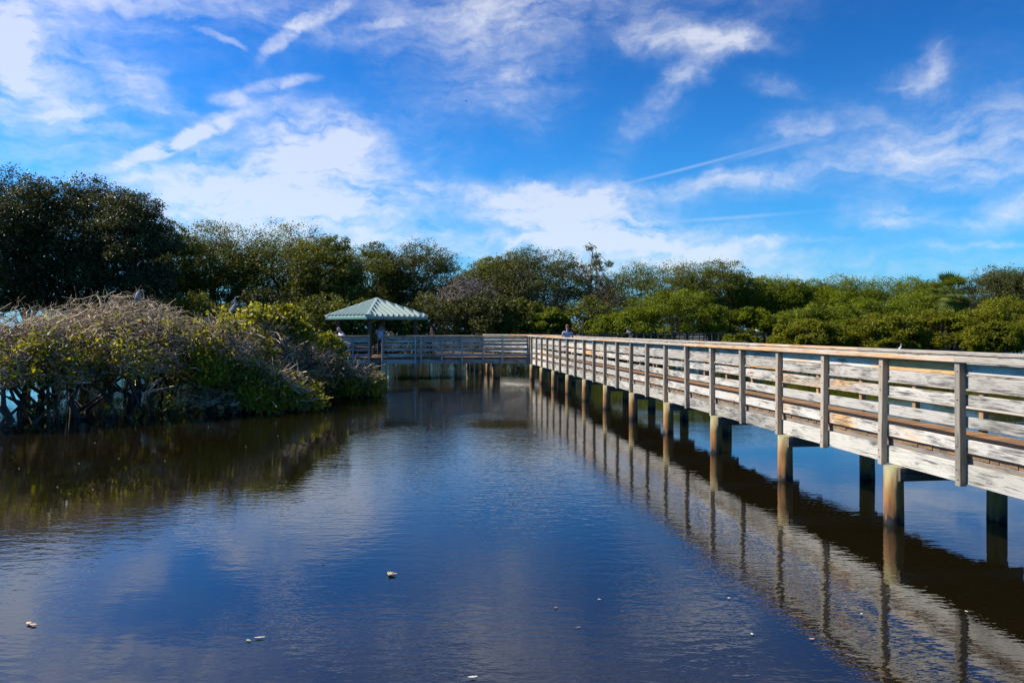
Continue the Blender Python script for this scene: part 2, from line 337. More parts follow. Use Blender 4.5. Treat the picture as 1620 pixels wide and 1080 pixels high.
# water: dark peaty water with fine wind ripples
m, t, b = new_mat('pond_water'); g = nd(t, 'ShaderNodeNewGeometry')
b.inputs['Roughness'].default_value = .015; b.inputs['IOR'].default_value = 1.95; b.inputs['Specular IOR Level'].default_value = .5
wp = g.outputs['Position']
big = nd(t, 'ShaderNodeTexNoise', {'Vector': nd(t, 'ShaderNodeMapping', {0: wp, 'Scale': (.16, .11, 1.)}).outputs[0], 'Scale': 1.0, 'Detail': 3.0, 'Distortion': .6})
t.links.new(ramp(t, big.outputs[0], [(.3, (.007, .0052, .0018)), (.7, (.010, .0072, .0025))]), b.inputs['Base Color'])
r1 = nd(t, 'ShaderNodeTexNoise', {'Vector': nd(t, 'ShaderNodeMapping', {0: wp, 'Scale': (1.9, 4.4, 1.), 'Rotation': (0, 0, R(7))}).outputs[0], 'Scale': 1.5, 'Detail': 3.0, 'Roughness': .5, 'Distortion': .25})
r2 = nd(t, 'ShaderNodeTexNoise', {'Vector': nd(t, 'ShaderNodeMapping', {0: wp, 'Scale': (1.0, 1.9, 1.), 'Rotation': (0, 0, R(-12))}).outputs[0], 'Scale': .7, 'Detail': 2.0})
r3 = nd(t, 'ShaderNodeTexNoise', {'Vector': nd(t, 'ShaderNodeMapping', {0: wp, 'Scale': (4.5, 9.5, 1.), 'Rotation': (0, 0, R(14))}).outputs[0], 'Scale': 1.5, 'Detail': 2.0})
amp = ramp(t, big.outputs[0], [(.38, (.10, .10, .10)), (.60, (1.1, 1.1, 1.1))])
h = nd(t, 'ShaderNodeMath', {0: r1.outputs[0], 1: .55}, operation='MULTIPLY').outputs[0]
h = nd(t, 'ShaderNodeMath', {0: r3.outputs[0], 1: .30, 2: h}, operation='MULTIPLY_ADD').outputs[0]
h = nd(t, 'ShaderNodeMath', {0: h, 1: amp}, operation='MULTIPLY').outputs[0]
h = nd(t, 'ShaderNodeMath', {0: r2.outputs[0], 1: .26, 2: h}, operation='MULTIPLY_ADD').outputs[0]
t.links.new(nd(t, 'ShaderNodeBump', {'Height': h, 'Strength': 1.0, 'Distance': .0088}).outputs[0], b.inputs['Normal']); M['water'] = m
M['ground'] = plain('marsh_soil', (.045, .045, .022), .95, 0, .5, .8)
M['bolt'] = plain('rusty_bolt', (.10, .075, .06), .6, .3, .3, 40.0)
M['roof'] = plain('mint_sheet_metal', (.38, .46, .395), .45, .0, .06, 2.0)
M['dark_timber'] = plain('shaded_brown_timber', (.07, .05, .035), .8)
M['far_rail'] = plain('shaded_far_timber', (.055, .05, .045), .85)  # shade over the distant boardwalk is put into this dark timber colour

LM = {
 'dark': leaf_mat('dark_glossy_leaves', (.028, .033, .009), (.062, .068, .016), (.125, .122, .03), .26, .45, (.15, .14, .09), .3),
 'mid': leaf_mat('olive_leaves', (.042, .052, .007), (.12, .128, .015), (.25, .25, .03), .40, .5, None, .3),
 'grey': leaf_mat('grey_green_leaves', (.045, .052, .014), (.095, .10, .022), (.18, .175, .045), .34, .55, None, .25),
 'brown': leaf_mat('rusty_needles', (.035, .026, .010), (.07, .045, .014), (.11, .075, .022), .28, .6),
 'green': leaf_mat('fresh_green_leaves', (.055, .075, .005), (.155, .190, .009), (.29, .32, .014), .48, .55, None, .22),
 'olive': leaf_mat('yellow_olive_leaves', (.070, .075, .005), (.18, .185, .008), (.32, .315, .014), .48, .55, None, .22),
 'pond': leaf_mat('yellow_green_pond_leaves', (.09, .088, .007), (.27, .26, .014), (.50, .45, .03), .55, .42, (.36, .30, .10)),
 'palm': leaf_mat('palm_leaves', (.06, .08, .014), (.13, .16, .025), (.22, .26, .04), .4, .5),
}
M['bark'] = bark_mat('dark_bark', (.035, .028, .022), (.11, .09, .07))
M['pale_bark'] = bark_mat('pale_bark', (.13, .11, .09), (.32, .28, .23))
M['twig'] = bark_mat('bleached_twigs', (.10, .068, .036), (.70, .54, .34), True)
M['stem'] = bark_mat('dark_stems', (.03, .023, .018), (.12, .09, .065))  # dark brown along the whole stem, from foot to limb ends

# ---------------------------------------------------------------- the setting: water and shore
me = mesh_np('water', np.array([(-2500, -60, 0), (2500, -60, 0), (2500, 4000, 0), (-2500, 4000, 0)], float), [np.array([[0, 1, 2, 3]])])
tag(obj('water', me, M['water']), kind='structure')
rng = np.random.default_rng(3)
xs = np.concatenate([[-1500, -600, -250], np.arange(-140, 201, 4), [300, 700, 1800]]); rows = [0, 1.2, 3, 8, 25, 80, 300, 1500, 3500]; hts = [-.35, .04, .22, .4, .55, .6, .6, .6, .6]
def shore_y(x):
    base = np.interp(x, [-140, -45, -30, -18, 0, 20, 60, 120], [50, 54, 60, 70, 76, 84, 90, 92])
    return base + 1.3 * math.sin(x * .31) + .9 * math.sin(x * .83 + 1)
V = np.array([(x, shore_y(x) + r, h + (.12 * math.sin(x * .7 + r) if 0 < i < 5 else 0)) for i, (r, h) in enumerate(zip(rows, hts)) for x in xs])
nx = len(xs); Fq = np.array([(i * nx + j, i * nx + j + 1, (i + 1) * nx + j + 1, (i + 1) * nx + j) for i in range(len(rows) - 1) for j in range(nx - 1)])
tag(obj('ground', mesh_np('ground', V, [Fq]), M['ground'], smooth=True), kind='structure')

# ---------------------------------------------------------------- boardwalk
DK = 1.115                                        # deck height above the water
CAP_Z, CAP_T = 2.262, .055
BOARDS = [(2.06, 2.20), (1.905, 2.045), (1.69, 1.83), (1.44, 1.58)]
TOE = (1.145, 1.30)
jr = random.Random(11)
def beam(name, A, B, w, z0, z1, mat, parent, side=0.0, c=.004, skew=0.0):
    """a straight board from A to B (x, y): its near face `side` metres off the line (to the right of A->B), w thick"""
    A = Vector((A[0], A[1])); B = Vector((B[0], B[1])); Ln = (B - A).length; d = (B - A) / Ln
    o = MB().box(-Ln / 2, Ln / 2, -side - w, -side, -(z1 - z0) / 2, (z1 - z0) / 2, c).build(name, mat, parent)
    mid = (A + B) / 2; o.location = (mid.x, mid.y, (z0 + z1) / 2); o.rotation_euler = (0, skew, math.atan2(d.y, d.x)); return o
def post(name, p, ang, z0, z1, mat, parent, w=.09, dpt=.09, side=0.0):
    """square post; its outer face lies on the rail line"""
    o = MB()
    c = .006; h = (z1 - z0) / 2
    ring = [(-w/2 + c, -dpt), (w/2 - c, -dpt), (w/2, -dpt + c), (w/2, -c), (w/2 - c, 0), (-w/2 + c, 0), (-w/2, -c), (-w/2, -dpt + c)]
    o.add([(x, y - side, -h) for x, y in ring] + [(x, y - side, h) for x, y in ring], [(i, (i + 1) % 8, 8 + (i + 1) % 8, 8 + i) for i in range(8)] + [tuple(range(7, -1, -1)), tuple(range(8, 16))])
    nb_ = len(o.f); zm = (z0 + z1) / 2
    for zb_ in (.84, .95, 1.22, 1.76, 2.10):
        for x_ in ((jr.uniform(-.018, .018),)):
            zz = zb_ - zm + jr.uniform(-.015, .015); o.tube([(x_, -side - .001, zz), (x_, -side + .008, zz)], [.009, .008], 6)
    o = o.build(name, mat, parent); o.data.materials.append(M['bolt'])
    o.data.polygons.foreach_set('material_index', np.array([0 if i < nb_ else 1 for i in range(len(o.data.polygons))], dtype=np.int32)); o.location = (p[0], p[1], (z0 + z1) / 2)
    o.rotation_euler = (jr.uniform(-.011, .011), jr.uniform(-.011, .011), ang); return o
def railing(parent, A, B, s_posts, pmat, bays=2, fascia=True, cap=True, post_low=.76, inward=1, boards=True, cap_over=.035, phase=0):
    """posts on the outside of the line A->B, boards nailed on their inner side (right of A->B when inward is 1)"""
    A = Vector(A); B = Vector(B); Ln = (B - A).length; d = (B - A) / Ln; n = Vector((d.y, -d.x))
    if inward < 0: A, B = B, A; s_posts = sorted(Ln - s for s in s_posts); d = -d; n = -n
    ang = math.atan2(d.y, d.x); P = lambda s: A + d * s
    for s in s_posts: post('post', P(s), ang, post_low + jr.uniform(-.015, .015), CAP_Z - CAP_T - .003, pmat, parent)
    cuts = [0.0] + [s for i, s in enumerate(s_posts) if (i + phase) % bays == 0 and .5 < s < Ln - .5] + [Ln]
    for k, (a, b) in enumerate(zip(cuts[:-1], cuts[1:])):
        if boards:
            for (z0, z1) in BOARDS: beam('rail_board', P(a + .002), P(b - .002), .038, z0 + jr.uniform(-.013, .013), z1 + jr.uniform(-.010, .010), M['board'], parent, .092, .005, jr.uniform(-.003, .003))
            beam('toe_board', P(a + .002), P(b - .002), .038, TOE[0], TOE[1], M['board'], parent, .092)
        if fascia: beam('fascia_board', P(a + .002), P(b - .002), .04, .775, 1.01, M['fascia'], parent, .092)
        if cap: beam('handrail', P(a + .0015), P(b - .0015), .185, CAP_Z - CAP_T, CAP_Z, M['cap'], parent, -cap_over, .008)
def pile(parent, x, y, top=.77, r=.125):
    b = MB(); n = 14
    ph = jr.uniform(0, 6)
    b.tube([(0, 0, -1.2), (0, 0, 0), (.004, 0, top * .6), (.006, .004, top)], [r * 1.03, r * 1.02, r, r * .97], n)
    o = b.build('pile', M['pile'], parent, smooth=False); o.location = (x, y, 0); o.rotation_euler = (0, 0, ph)
    o.data.polygons.foreach_set('use_smooth', np.array([len(p.vertices) == 4 for p in o.data.polygons])); return o
def planks(name, parent, origin, ang, Ln, wid, w=.14, gap=.007, z=DK, th=.038, poly=None):
    """deck boards laid across the run, one mesh (surface pattern)"""
    b = MB(); n = int(Ln / w)
    for i in range(n):
        e0, e1 = jr.uniform(-.008, .008), jr.uniform(-.008, .008); dz = jr.uniform(-.002, .002)
        b.box(i * w + gap / 2, (i + 1) * w - gap / 2, -wid - e1, e0, -th + dz, dz)
    o = b.build(name, M['deck'], parent); o.location = (origin[0], origin[1], z); o.rotation_euler = (0, 0, ang); return o

DIR = Vector((-.1343, .9909)); NRM = Vector((.9909, .1343)); P0 = Vector((6.505, 0.0))
def Pm(s, t=0.0): return P0 + DIR * s + NRM * t
WID = 1.89
bw = empty('boardwalk', (*Pm(9.3, .9), 0), label='long weathered timber boardwalk with sunlit rails running away over the pond on round piles', cat='boardwalk')
S0, S1 = 1.0, 42.2
sp_near = [9.335 + 1.517 * k for k in range(-5, 22)] + [41.95]
def in_bw(o_parent):
    pass
EMP = []
def boardwalk_parent(e):
    EMP.append(e); return e
railing(bw, Pm(S0), Pm(S1), [s - S0 for s in sp_near], M['post'], bays=3, phase=1)
sp_far = [9.335 + 1.517 * k + .35 for k in range(-5, 25)]
railing(bw, Pm(S0, WID), Pm(47.0, WID), [s - S0 for s in sp_far], M['far_post'], bays=3, inward=-1)
dk = planks('decking', bw, Pm(S0, .137), math.atan2(DIR.y, DIR.x), 46.0, WID - .27)
for tt in (.145, .62, 1.08, 1.50):
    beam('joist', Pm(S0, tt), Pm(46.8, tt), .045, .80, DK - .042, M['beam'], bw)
for j in range(-2, 11):
    s = 10.6 + 3.034 * j
    if s < 2: continue
    p = Pm(s, .04); pile(bw, p.x, p.y); p = Pm(s, 1.56); pile(bw, p.x, p.y)
    for ds in (-.155, .115):
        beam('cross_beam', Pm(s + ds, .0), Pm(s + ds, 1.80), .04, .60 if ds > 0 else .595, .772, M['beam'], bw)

# the platform where the boardwalk turns, with the rails that lead off behind it
C0 = Vector((.84, 41.75)); LEFT = Vector((-9.35, 40.75))
cw = empty('boardwalk', (-2.5, 42.5, 0), label='shaded timber boardwalk arm with grey rails crossing the water to the green roofed shelter', cat='boardwalk')
cd = (LEFT - C0); cl = cd.length; cd = cd / cl; cn = Vector((cd.y, -cd.x))          # cn points away from the camera
def sx_(px): # arc position on the front rail seen at photo pixel px
    k = (px - CX) / F; return (k * C0.y - C0.x) / (cd.x - k * cd.y)
fr = [sx_(p) for p in (835, 795, 764, 731, 699, 666, 657, 605)]
gapA, gapB = sx_(603), sx_(585)
A_, B_ = C0, C0 + cd * (gapA)
railing(cw, A_, B_, [s for s in fr if s < gapA + .05], M['pale_post'], bays=3)
A2, B2 = C0 + cd * gapB, LEFT
railing(cw, A2, B2, [.05, sx_(558) - gapB, sx_(536) - gapB, cl - gapB - .05], M['pale_post'], bays=3)
lb = LEFT + cn * 4.6
railing(cw, LEFT, lb, [.1, 1.6, 3.1, 4.5], M['post'], bays=2)
back0 = C0 + cd * 2.75 + cn * 2.3; back1 = C0 + cd * 6.1 + cn * 2.3
railing(cw, back1, back0, [.1, 1.15, 2.2, 3.25], M['far_post'], bays=2, inward=1)
D0 = Pm(47.0, WID - .0); D1 = Vector((-1.85, 52.5))
railing(cw, D0, D1, [.2, 1.3, 2.4, 3.5, 4.6, 5.7, 6.8], M['far_post'], bays=3, inward=-1)
ca = math.atan2(cd.y, cd.x)
planks('decking', cw, C0 + cn * .06 + Vector((.0, 0)), ca, cl, 2.3)
planks('decking', cw, C0 + cd * 5.6 + cn * 2.37, ca, cl - 5.6, 2.4)
dd = (D1 - D0).normalized(); dn = Vector((dd.y, -dd.x))
planks('decking', cw, D0 - dn * 1.95 - dd * .3, math.atan2(dd.y, dd.x), 7.4, -1.85)
for tt in (.2, 1.1, 2.1):
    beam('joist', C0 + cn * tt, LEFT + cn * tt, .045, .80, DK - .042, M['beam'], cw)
for px_, off in ((657, .05), (594, .0), (725, .1), (787, .15), (540, .05)):
    p = C0 + cd * sx_(px_) + cn * (.12 + off); pile(cw, p.x, p.y, r=.16)
    p = p + cn * 2.0; pile(cw, p.x, p.y, r=.13)
for k in range(6):
    p = Pm(44.6 + k * 1.7, -1.55 - .16 * k); pile(cw, p.x, p.y, r=.115)
for px_ in (657, 594, 725, 787, 540):
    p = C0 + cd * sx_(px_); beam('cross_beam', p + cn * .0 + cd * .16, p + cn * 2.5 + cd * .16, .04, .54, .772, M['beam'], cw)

# ---------------------------------------------------------------- pavilion
PX, PY = W(596, 500, 43.4).x, 43.4
pv = empty('pavilion', (PX, PY, DK), label='open shelter with a pale mint green standing seam metal hip roof', cat='pavilion')
def local(o): o.location = (0, 0, 0); return o
HD = 2.82; ez = 3.28 - DK; az_ = 4.24 - DK
b = MB(); th = .05
cor = [Vector((0, -HD, ez)), Vector((HD, 0, ez)), Vector((0, HD, ez)), Vector((-HD, 0, ez))]; ap = Vector((0, 0, az_))
b.add([*cor, ap, *[c - Vector((0, 0, th)) for c in cor], ap - Vector((0, 0, th))],
      [(0, 1, 4), (1, 2, 4), (2, 3, 4), (3, 0, 4), (6, 5, 9), (7, 6, 9), (8, 7, 9), (5, 8, 9), (0, 5, 6, 1), (1, 6, 7, 2), (2, 7, 8, 3), (3, 8, 5, 0)])
roof = b.build('roof', M['roof'], pv)
sm = MB()
for i in range(4):
    p, q = cor[i], cor[(i + 1) % 4]; e = (q - p).normalized(); mid = (p + q) / 2; up = (ap - mid).normalized(); nn = e.cross(up).normalized()
    if nn.z < 0: nn = -nn
    half = (q - p).length / 2; slope = (ap - mid).length
    for k in range(-5, 6):
        u = k * half / 5.6; ln = slope * (1 - abs(u) / half)
        if ln < .1: continue
        a = mid + e * u + nn * .002; w = .06; hh = .12
        v = [a - e * w, a + e * w, a + e * w * .7 + nn * hh, a - e * w * .7 + nn * hh]
        v2 = [x + up * ln for x in v]
        sm.add(v + v2, [(0, 1, 2, 3), (7, 6, 5, 4), (0, 4, 5, 1), (1, 5, 6, 2), (2, 6, 7, 3), (3, 7, 4, 0)])
sm.build('standing_seams', M['roof'], roof)
for i in range(4):
    a, c = cor[i], ap; d = (c - a).normalized(); s = d.cross(Vector((0, 0, 1))).normalized(); u = s.cross(d)
    w = .13; hb = MB(); v = [a - s * w - u * .03, a + s * w - u * .03, a + s * w * .5 + u * .10, a - s * w * .5 + u * .10]; v2 = [x + (c - a) * 1.005 for x in v]
    hb.add(v + v2, [(0, 3, 2, 1), (4, 5, 6, 7), (0, 1, 5, 4), (1, 2, 6, 5), (2, 3, 7, 6), (3, 0, 4, 7)]).build('hip_cap', M['roof'], roof)
M['fasc_g'] = plain('green_metal_trim', (.10, .22, .17), .45, .2, .1)
for i in range(4):
    p, q = cor[i] * 1.0, cor[(i + 1) % 4]
    e = (q - p).normalized(); nn = Vector((e.y, -e.x, 0))
    if nn.dot((p + q) / 2) < 0: nn = -nn
    v = [p + nn * .015 + Vector((0, 0, -.055)), q + nn * .015 + Vector((0, 0, -.055)), q + nn * .015 + Vector((0, 0, -.15)), p + nn * .015 + Vector((0, 0, -.15))]
    v2 = [x - nn * .04 for x in v]
    MB().add(v + v2, [(0, 1, 2, 3), (7, 6, 5, 4), (0, 4, 5, 1), (1, 5, 6, 2), (2, 6, 7, 3), (3, 7, 4, 0)]).build('eave_trim', M['fasc_g'], pv)
sb = MB()
for c in cor:
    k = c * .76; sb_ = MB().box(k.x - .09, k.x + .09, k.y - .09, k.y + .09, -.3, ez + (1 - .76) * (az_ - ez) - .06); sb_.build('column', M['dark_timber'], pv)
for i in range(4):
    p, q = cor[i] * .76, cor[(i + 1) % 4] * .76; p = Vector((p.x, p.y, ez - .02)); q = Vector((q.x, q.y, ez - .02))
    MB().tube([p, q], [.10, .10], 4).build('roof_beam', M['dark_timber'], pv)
bn = MB()
bn.box(-1.9, -.4, 1.2, 1.6, .42, .47).box(-1.85, -1.75, 1.25, 1.55, 0, .42).box(-.55, -.45, 1.25, 1.55, 0, .42).build('bench_seat', M['far_post'], pv)

# ---------------------------------------------------------------- far boardwalk beyond the boardwalk
fw = empty('boardwalk', (12, 66, 0), label='distant dark railed boardwalk in front of the mangroves, seen over the sunlit handrail', cat='boardwalk')
FA = W(838, 528, 63.0); FB = W(1222, 529, 79.0)
fd = Vector((FB.x - FA.x, FB.y - FA.y)); fl = fd.length; fd /= fl
def fpt(s): return Vector((FA.x, FA.y)) + fd * s
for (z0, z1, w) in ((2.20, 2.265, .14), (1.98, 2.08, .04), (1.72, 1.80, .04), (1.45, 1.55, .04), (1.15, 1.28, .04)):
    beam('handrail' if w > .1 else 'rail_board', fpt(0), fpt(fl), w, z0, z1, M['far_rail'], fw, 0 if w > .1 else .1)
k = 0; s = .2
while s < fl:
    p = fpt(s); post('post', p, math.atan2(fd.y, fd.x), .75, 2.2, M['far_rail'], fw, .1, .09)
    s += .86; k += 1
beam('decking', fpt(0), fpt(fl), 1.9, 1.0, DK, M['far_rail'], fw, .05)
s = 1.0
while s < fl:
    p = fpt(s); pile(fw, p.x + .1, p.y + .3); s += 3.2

# ---------------------------------------------------------------- trees
def crown_np(rng, C, rad, n_lobes, n_clumps, per, leaf, lobe_r=.36, low=-.55, fill=.25, flat=1.0, up=.5, ragged=.25):
    """leaf positions for a crown: lobes on an ellipsoid, clumps on each lobe, leaves in each clump"""
    rx, ry, rz = rad
    d = rng.normal(size=(n_lobes * 6, 3)); d /= np.linalg.norm(d, axis=1, keepdims=True); d = d[d[:, 2] > low]
    # spread the lobes
    pick = [0]
    for _ in range(min(n_lobes, len(d)) - 1):
        dist = np.min(np.linalg.norm(d[:, None] - d[pick][None], axis=2), axis=1); dist *= rng.uniform(.6, 1, len(d)); pick.append(int(np.argmax(dist)))
    d = d[pick]
    lr = lobe_r * (rx * ry * rz) ** (1 / 3) * rng.uniform(.7, 1.3, len(d))
    shrink = (1 - lr / max(rx, rz) * .75)[:, None]
    lc = np.array(C) + d * np.array([rx, ry, rz]) * shrink * rng.uniform(1 - ragged, 1.03, (len(d), 1))
    q = rng.normal(size=(len(d), n_clumps, 3)); q /= np.linalg.norm(q, axis=2, keepdims=True)
    q[..., 2] = np.where(q[..., 2] < -.3, q[..., 2] * .5, q[..., 2])
    rr = lr[:, None, None] * np.where(rng.uniform(size=(len(d), n_clumps, 1)) < fill, rng.uniform(.1, .8, (len(d), n_clumps, 1)), rng.uniform(.8, 1.12, (len(d), n_clumps, 1)))
    cc = (lc[:, None] + q * rr * np.array([1, 1, .8 * flat])).reshape(-1, 3)
    outw = q.reshape(-1, 3)
    cs = (lr[:, None] * .12 * np.ones((1, n_clumps))).reshape(-1, 1, 1) * rng.uniform(.6, 1.4, (len(cc), 1, 1))
    P = (cc[:, None] + rng.normal(size=(len(cc), per, 3)) * cs * np.array([1, 1, .7])).reshape(-1, 3)
    ow = np.repeat(outw, per, axis=0) * .5
    return lc, P, ow
def limb_paths(rng, base, targets, k=5, sag=.12):
    n = len(targets); t = np.linspace(0, 1, k)[None, :, None]
    P = base[:, None] * (1 - t) + targets[:, None] * t
    L_ = np.linalg.norm(targets - base, axis=1)[:, None, None]
    P += rng.normal(size=(n, k, 3)) * L_ * sag * .4 * np.sin(t * np.pi)
    P[..., 2] += (L_[..., 0] * .12) * np.sin(t[..., 0] * np.pi) * rng.uniform(-.3, 1, (n, 1))
    return P
def tree(name, label, px, top, half, Y, tone, seed, cat='tree', base_z=.3, low_frac=.28, lobes=16, clumps=60, per=10, leaf=.26, group=None, bark='bark', lobe_r=.36, low=-.45, fill=.25, depth=.85, flat=1.0, ragged=.25, stems=1, trunk_r=.022, twigs=40):
    rng = np.random.default_rng(seed)
    base = W(px, HY, Y); base.z = base_z
    rx = half / F * Y; zt = EYE + (HY - top) / F * Y; H = zt - base_z
    zc0 = base_z + H * low_frac; rz = (zt - zc0) / 2 / 1.0; C = (rng.uniform(-.05, .05) * rx, rng.uniform(-.1, .1) * rx, zc0 + rz - base_z)
    lc, P, ow = crown_np(rng, C, (rx, rx * depth, rz), lobes, clumps, per, leaf, lobe_r, low, fill, flat, ragged=ragged)
    t = empty(name, base, label=label, cat=cat, group=group)
    V, Fq = leaves_np(rng, P, leaf, .45, .5, ow)
    obj('crown', mesh_np('crown', V, [Fq]), LM[tone], t)
    # trunk and limbs
    parts = []
    r = max(.07, H * trunk_r)
    for s in range(stems):
        bx = np.array([rng.uniform(-.35, .35) * rx * (stems > 1), rng.uniform(-.2, .2) * rx * (stems > 1), -.5])
        topc = np.array([C[0] * .6 + bx[0] * .6, C[1] * .6, C[2] + rz * .15])
        tp = limb_paths(rng, bx[None], topc[None], 7, .10); parts.append(tubes_np(tp, np.array([r]), np.array([r * .35]), 8))
        mine = lc[s::stems]
        f = rng.uniform(.35, .95, len(mine)); bi = np.clip((f * 6).astype(int), 0, 6)
        parts.append(tubes_np(limb_paths(rng, tp[0][bi], mine, 5, .25), r * .45 * np.ones(len(mine)), r * .10 * np.ones(len(mine)), 5))
    if twigs:
        src = lc[rng.integers(0, len(lc), twigs * 4)]; dst = P[rng.integers(0, len(P), twigs * 4)]
        ok = np.linalg.norm(src - dst, axis=1) < rx * .7; src, dst = src[ok], dst[ok]
        if len(src): parts.append(tubes_np(limb_paths(rng, src, dst, 4, .3), np.full(len(src), r * .14), np.full(len(src), r * .05), 3))
    V, f = join_np(parts); obj('trunk', mesh_np('trunk', V, f), M[bark], t)
    return t

GT = 'trees along the far bank'
TREES = [
 # name, label, px, top, half, Y, tone, extra
 ('broadleaf_tree', 'very tall dark tree cut off by the photo edge behind the bare thicket', -50, 276, 105, 63, 'dark', dict(low_frac=.14)),
 ('broadleaf_tree', 'tallest dark broadleaf tree standing behind the bare grey thicket', 45, 264, 88, 65, 'dark', dict(low_frac=.14)),
 ('broadleaf_tree', 'dark broad tree between the tallest one and the one with the drooping edge crown', 140, 276, 82, 66, 'dark', {}),
 ('broadleaf_tree', 'dark tree ending the tall dark clump, its rounded crown against white cloud', 208, 300, 55, 64, 'dark', {}),
 ('broadleaf_tree', 'narrow dark tree in the dip beside the tall dark clump', 272, 350, 34, 78, 'mid', {}),
 ('broadleaf_tree', 'olive crowned tree rising behind the standing heron', 338, 345, 66, 82, 'mid', {}),
 ('broadleaf_tree', 'sunlit rounded tree between the standing heron and the shelter roof', 445, 355, 74, 84, 'mid', {}),
 ('broadleaf_tree', 'dark tree sloping down towards the shelter roof', 515, 368, 46, 80, 'mid', {}),
 ('broadleaf_tree', 'small topped tree directly behind the peak of the green roof', 585, 384, 48, 88, 'mid', {}),
 ('broadleaf_tree', 'feathery grey green tree beside the peak of the green roof', 660, 379, 66, 90, 'grey', dict(fill=.25, lobe_r=.34, ragged=.25, bark='pale_bark', twigs=120)),
 ('bare_tree', 'brownish thin leaved tree with many bare grey branches', 738, 409, 58, 84, 'brown', dict(clumps=26, per=8, fill=.5, bark='pale_bark', twigs=400, ragged=.4)),
 ('broadleaf_tree', 'low olive tree peeping over behind the bare branched tree', 772, 404, 46, 97, 'mid', {}),
 ('broadleaf_tree', 'large grey green tree with a domed crown near the walker in the cap', 852, 386, 66, 92, 'grey', dict(fill=.2, bark='pale_bark', twigs=120)),
 ('broadleaf_tree', 'olive tree filling the gap before the domed grey green tree', 800, 396, 46, 95, 'mid', {}),
 ('pine_tree', 'tall see-through pine with pale bare limbs standing above the rest', 933, 384, 36, 96, 'grey', dict(low_frac=.30, lobes=26, clumps=30, per=9, lobe_r=.22, fill=.3, bark='pale_bark', twigs=160, ragged=.5, low=-.9)),
 ('cypress_tree', 'rust brown cypress below the see-through pine', 955, 452, 44, 88, 'brown', dict(low_frac=.1, lobes=14, clumps=40, per=9, low=-.8)),
 ('broadleaf_tree', 'wide olive domed tree behind the large bright mangrove', 1032, 416, 80, 102, 'mid', dict(low_frac=.15)),
 ('broadleaf_tree', 'knobbly crowned tree rising above the large bright mangrove', 1122, 408, 54, 103, 'mid', dict(ragged=.35)),
 ('broadleaf_tree', 'dark green tree with spiky top beyond the far railing end', 1190, 434, 46, 104, 'green', dict(low_frac=.12)),
 ('broadleaf_tree', 'dark squat tree next to the spiky topped one', 1240, 436, 40, 103, 'green', dict(low_frac=.1)),
 ('broadleaf_tree', 'small tree in the low stretch of the far tree line', 1292, 446, 40, 110, 'green', dict(low_frac=.1)),
 ('broadleaf_tree', 'rounded tree standing out in the low stretch of the tree line', 1340, 437, 46, 107, 'green', dict(low_frac=.1)),
 ('broadleaf_tree', 'broad low green tree between the rounded tree and the fan palm', 1425, 441, 68, 108, 'green', dict(low_frac=.1)),
 ('broadleaf_tree', 'grey green tree with airy crown beside the fan palm', 1575, 418, 48, 106, 'grey', dict(low_frac=.12)),
 ('broadleaf_tree', 'tall olive tree at the far end of the tree line beyond the palm', 1640, 420, 56, 105, 'mid', dict(low_frac=.12)),
 ('broadleaf_tree', 'small dark tree behind the fan palm', 1478, 446, 40, 112, 'mid', dict(low_frac=.1)),
]
for i, (nm, lb, px, top, half, Y, tone, ex) in enumerate(TREES):
    kw = dict(lobes=24, clumps=150, per=14, leaf=.20, low_frac=.04, lobe_r=.40, low=-.8, fill=.12, ragged=.16)
    if tone == 'dark': kw.update(lobes=34, clumps=130, per=14, leaf=.19, low_frac=.10, low=-.85, lobe_r=.34)
    kw.update(ex); tree(nm, lb, px, top, half * 1.28, Y, tone, 100 + i, group=GT, **kw)

# cabbage palm
def palm(px, top, Y, seed):
    rng = np.random.default_rng(seed); base = W(px, HY, Y); base.z = .3; zt = EYE + (HY - top) / F * Y - .3
    t = empty('fan_palm', base, label='fan palm with drooping pale fronds above the mangroves', cat='palm tree', group=GT)
    H = zt - 1.7
    MB().tube([(0, 0, -.5), (.1, 0, H * .5), (0, 0, H)], [.2, .17, .2], 10).build('trunk', M['bark'], t, True)
    parts = []
    for k in range(60):
        a = rng.uniform(0, 2 * np.pi); e = rng.uniform(-1.2, 1.25); st = np.array([math.cos(a) * math.cos(e), math.sin(a) * math.cos(e), math.sin(e)])
        hub = np.array([0, 0, H]) + st * rng.uniform(1.1, 1.9); side = np.cross(st, [0, 0, 1.]); side /= np.linalg.norm(side); upv = np.cross(side, st)
        parts.append(tubes_np(np.array([[[0, 0, H], hub]]), np.array([.03]), np.array([.02]), 3))
        for j in range(15):
            g = (j - 7) / 7 * 1.5; dv = st * math.cos(g) + side * math.sin(g); tip = hub + dv * 1.4 + np.array([0, 0, -.35 * (1 - st[2] * .3)]) + upv * .1; mid = hub + dv * .6
            wv_ = np.cross(dv, upv); wv_ /= np.linalg.norm(wv_); 
            parts.append((np.array([hub, mid + wv_ * .07, tip, mid - wv_ * .07]), np.array([[0, 1, 2, 3]])))
    V, f = join_np(parts); obj('crown', mesh_np('crown', V, f), LM['palm'], t)
palm(1505, 441, 90, 5)
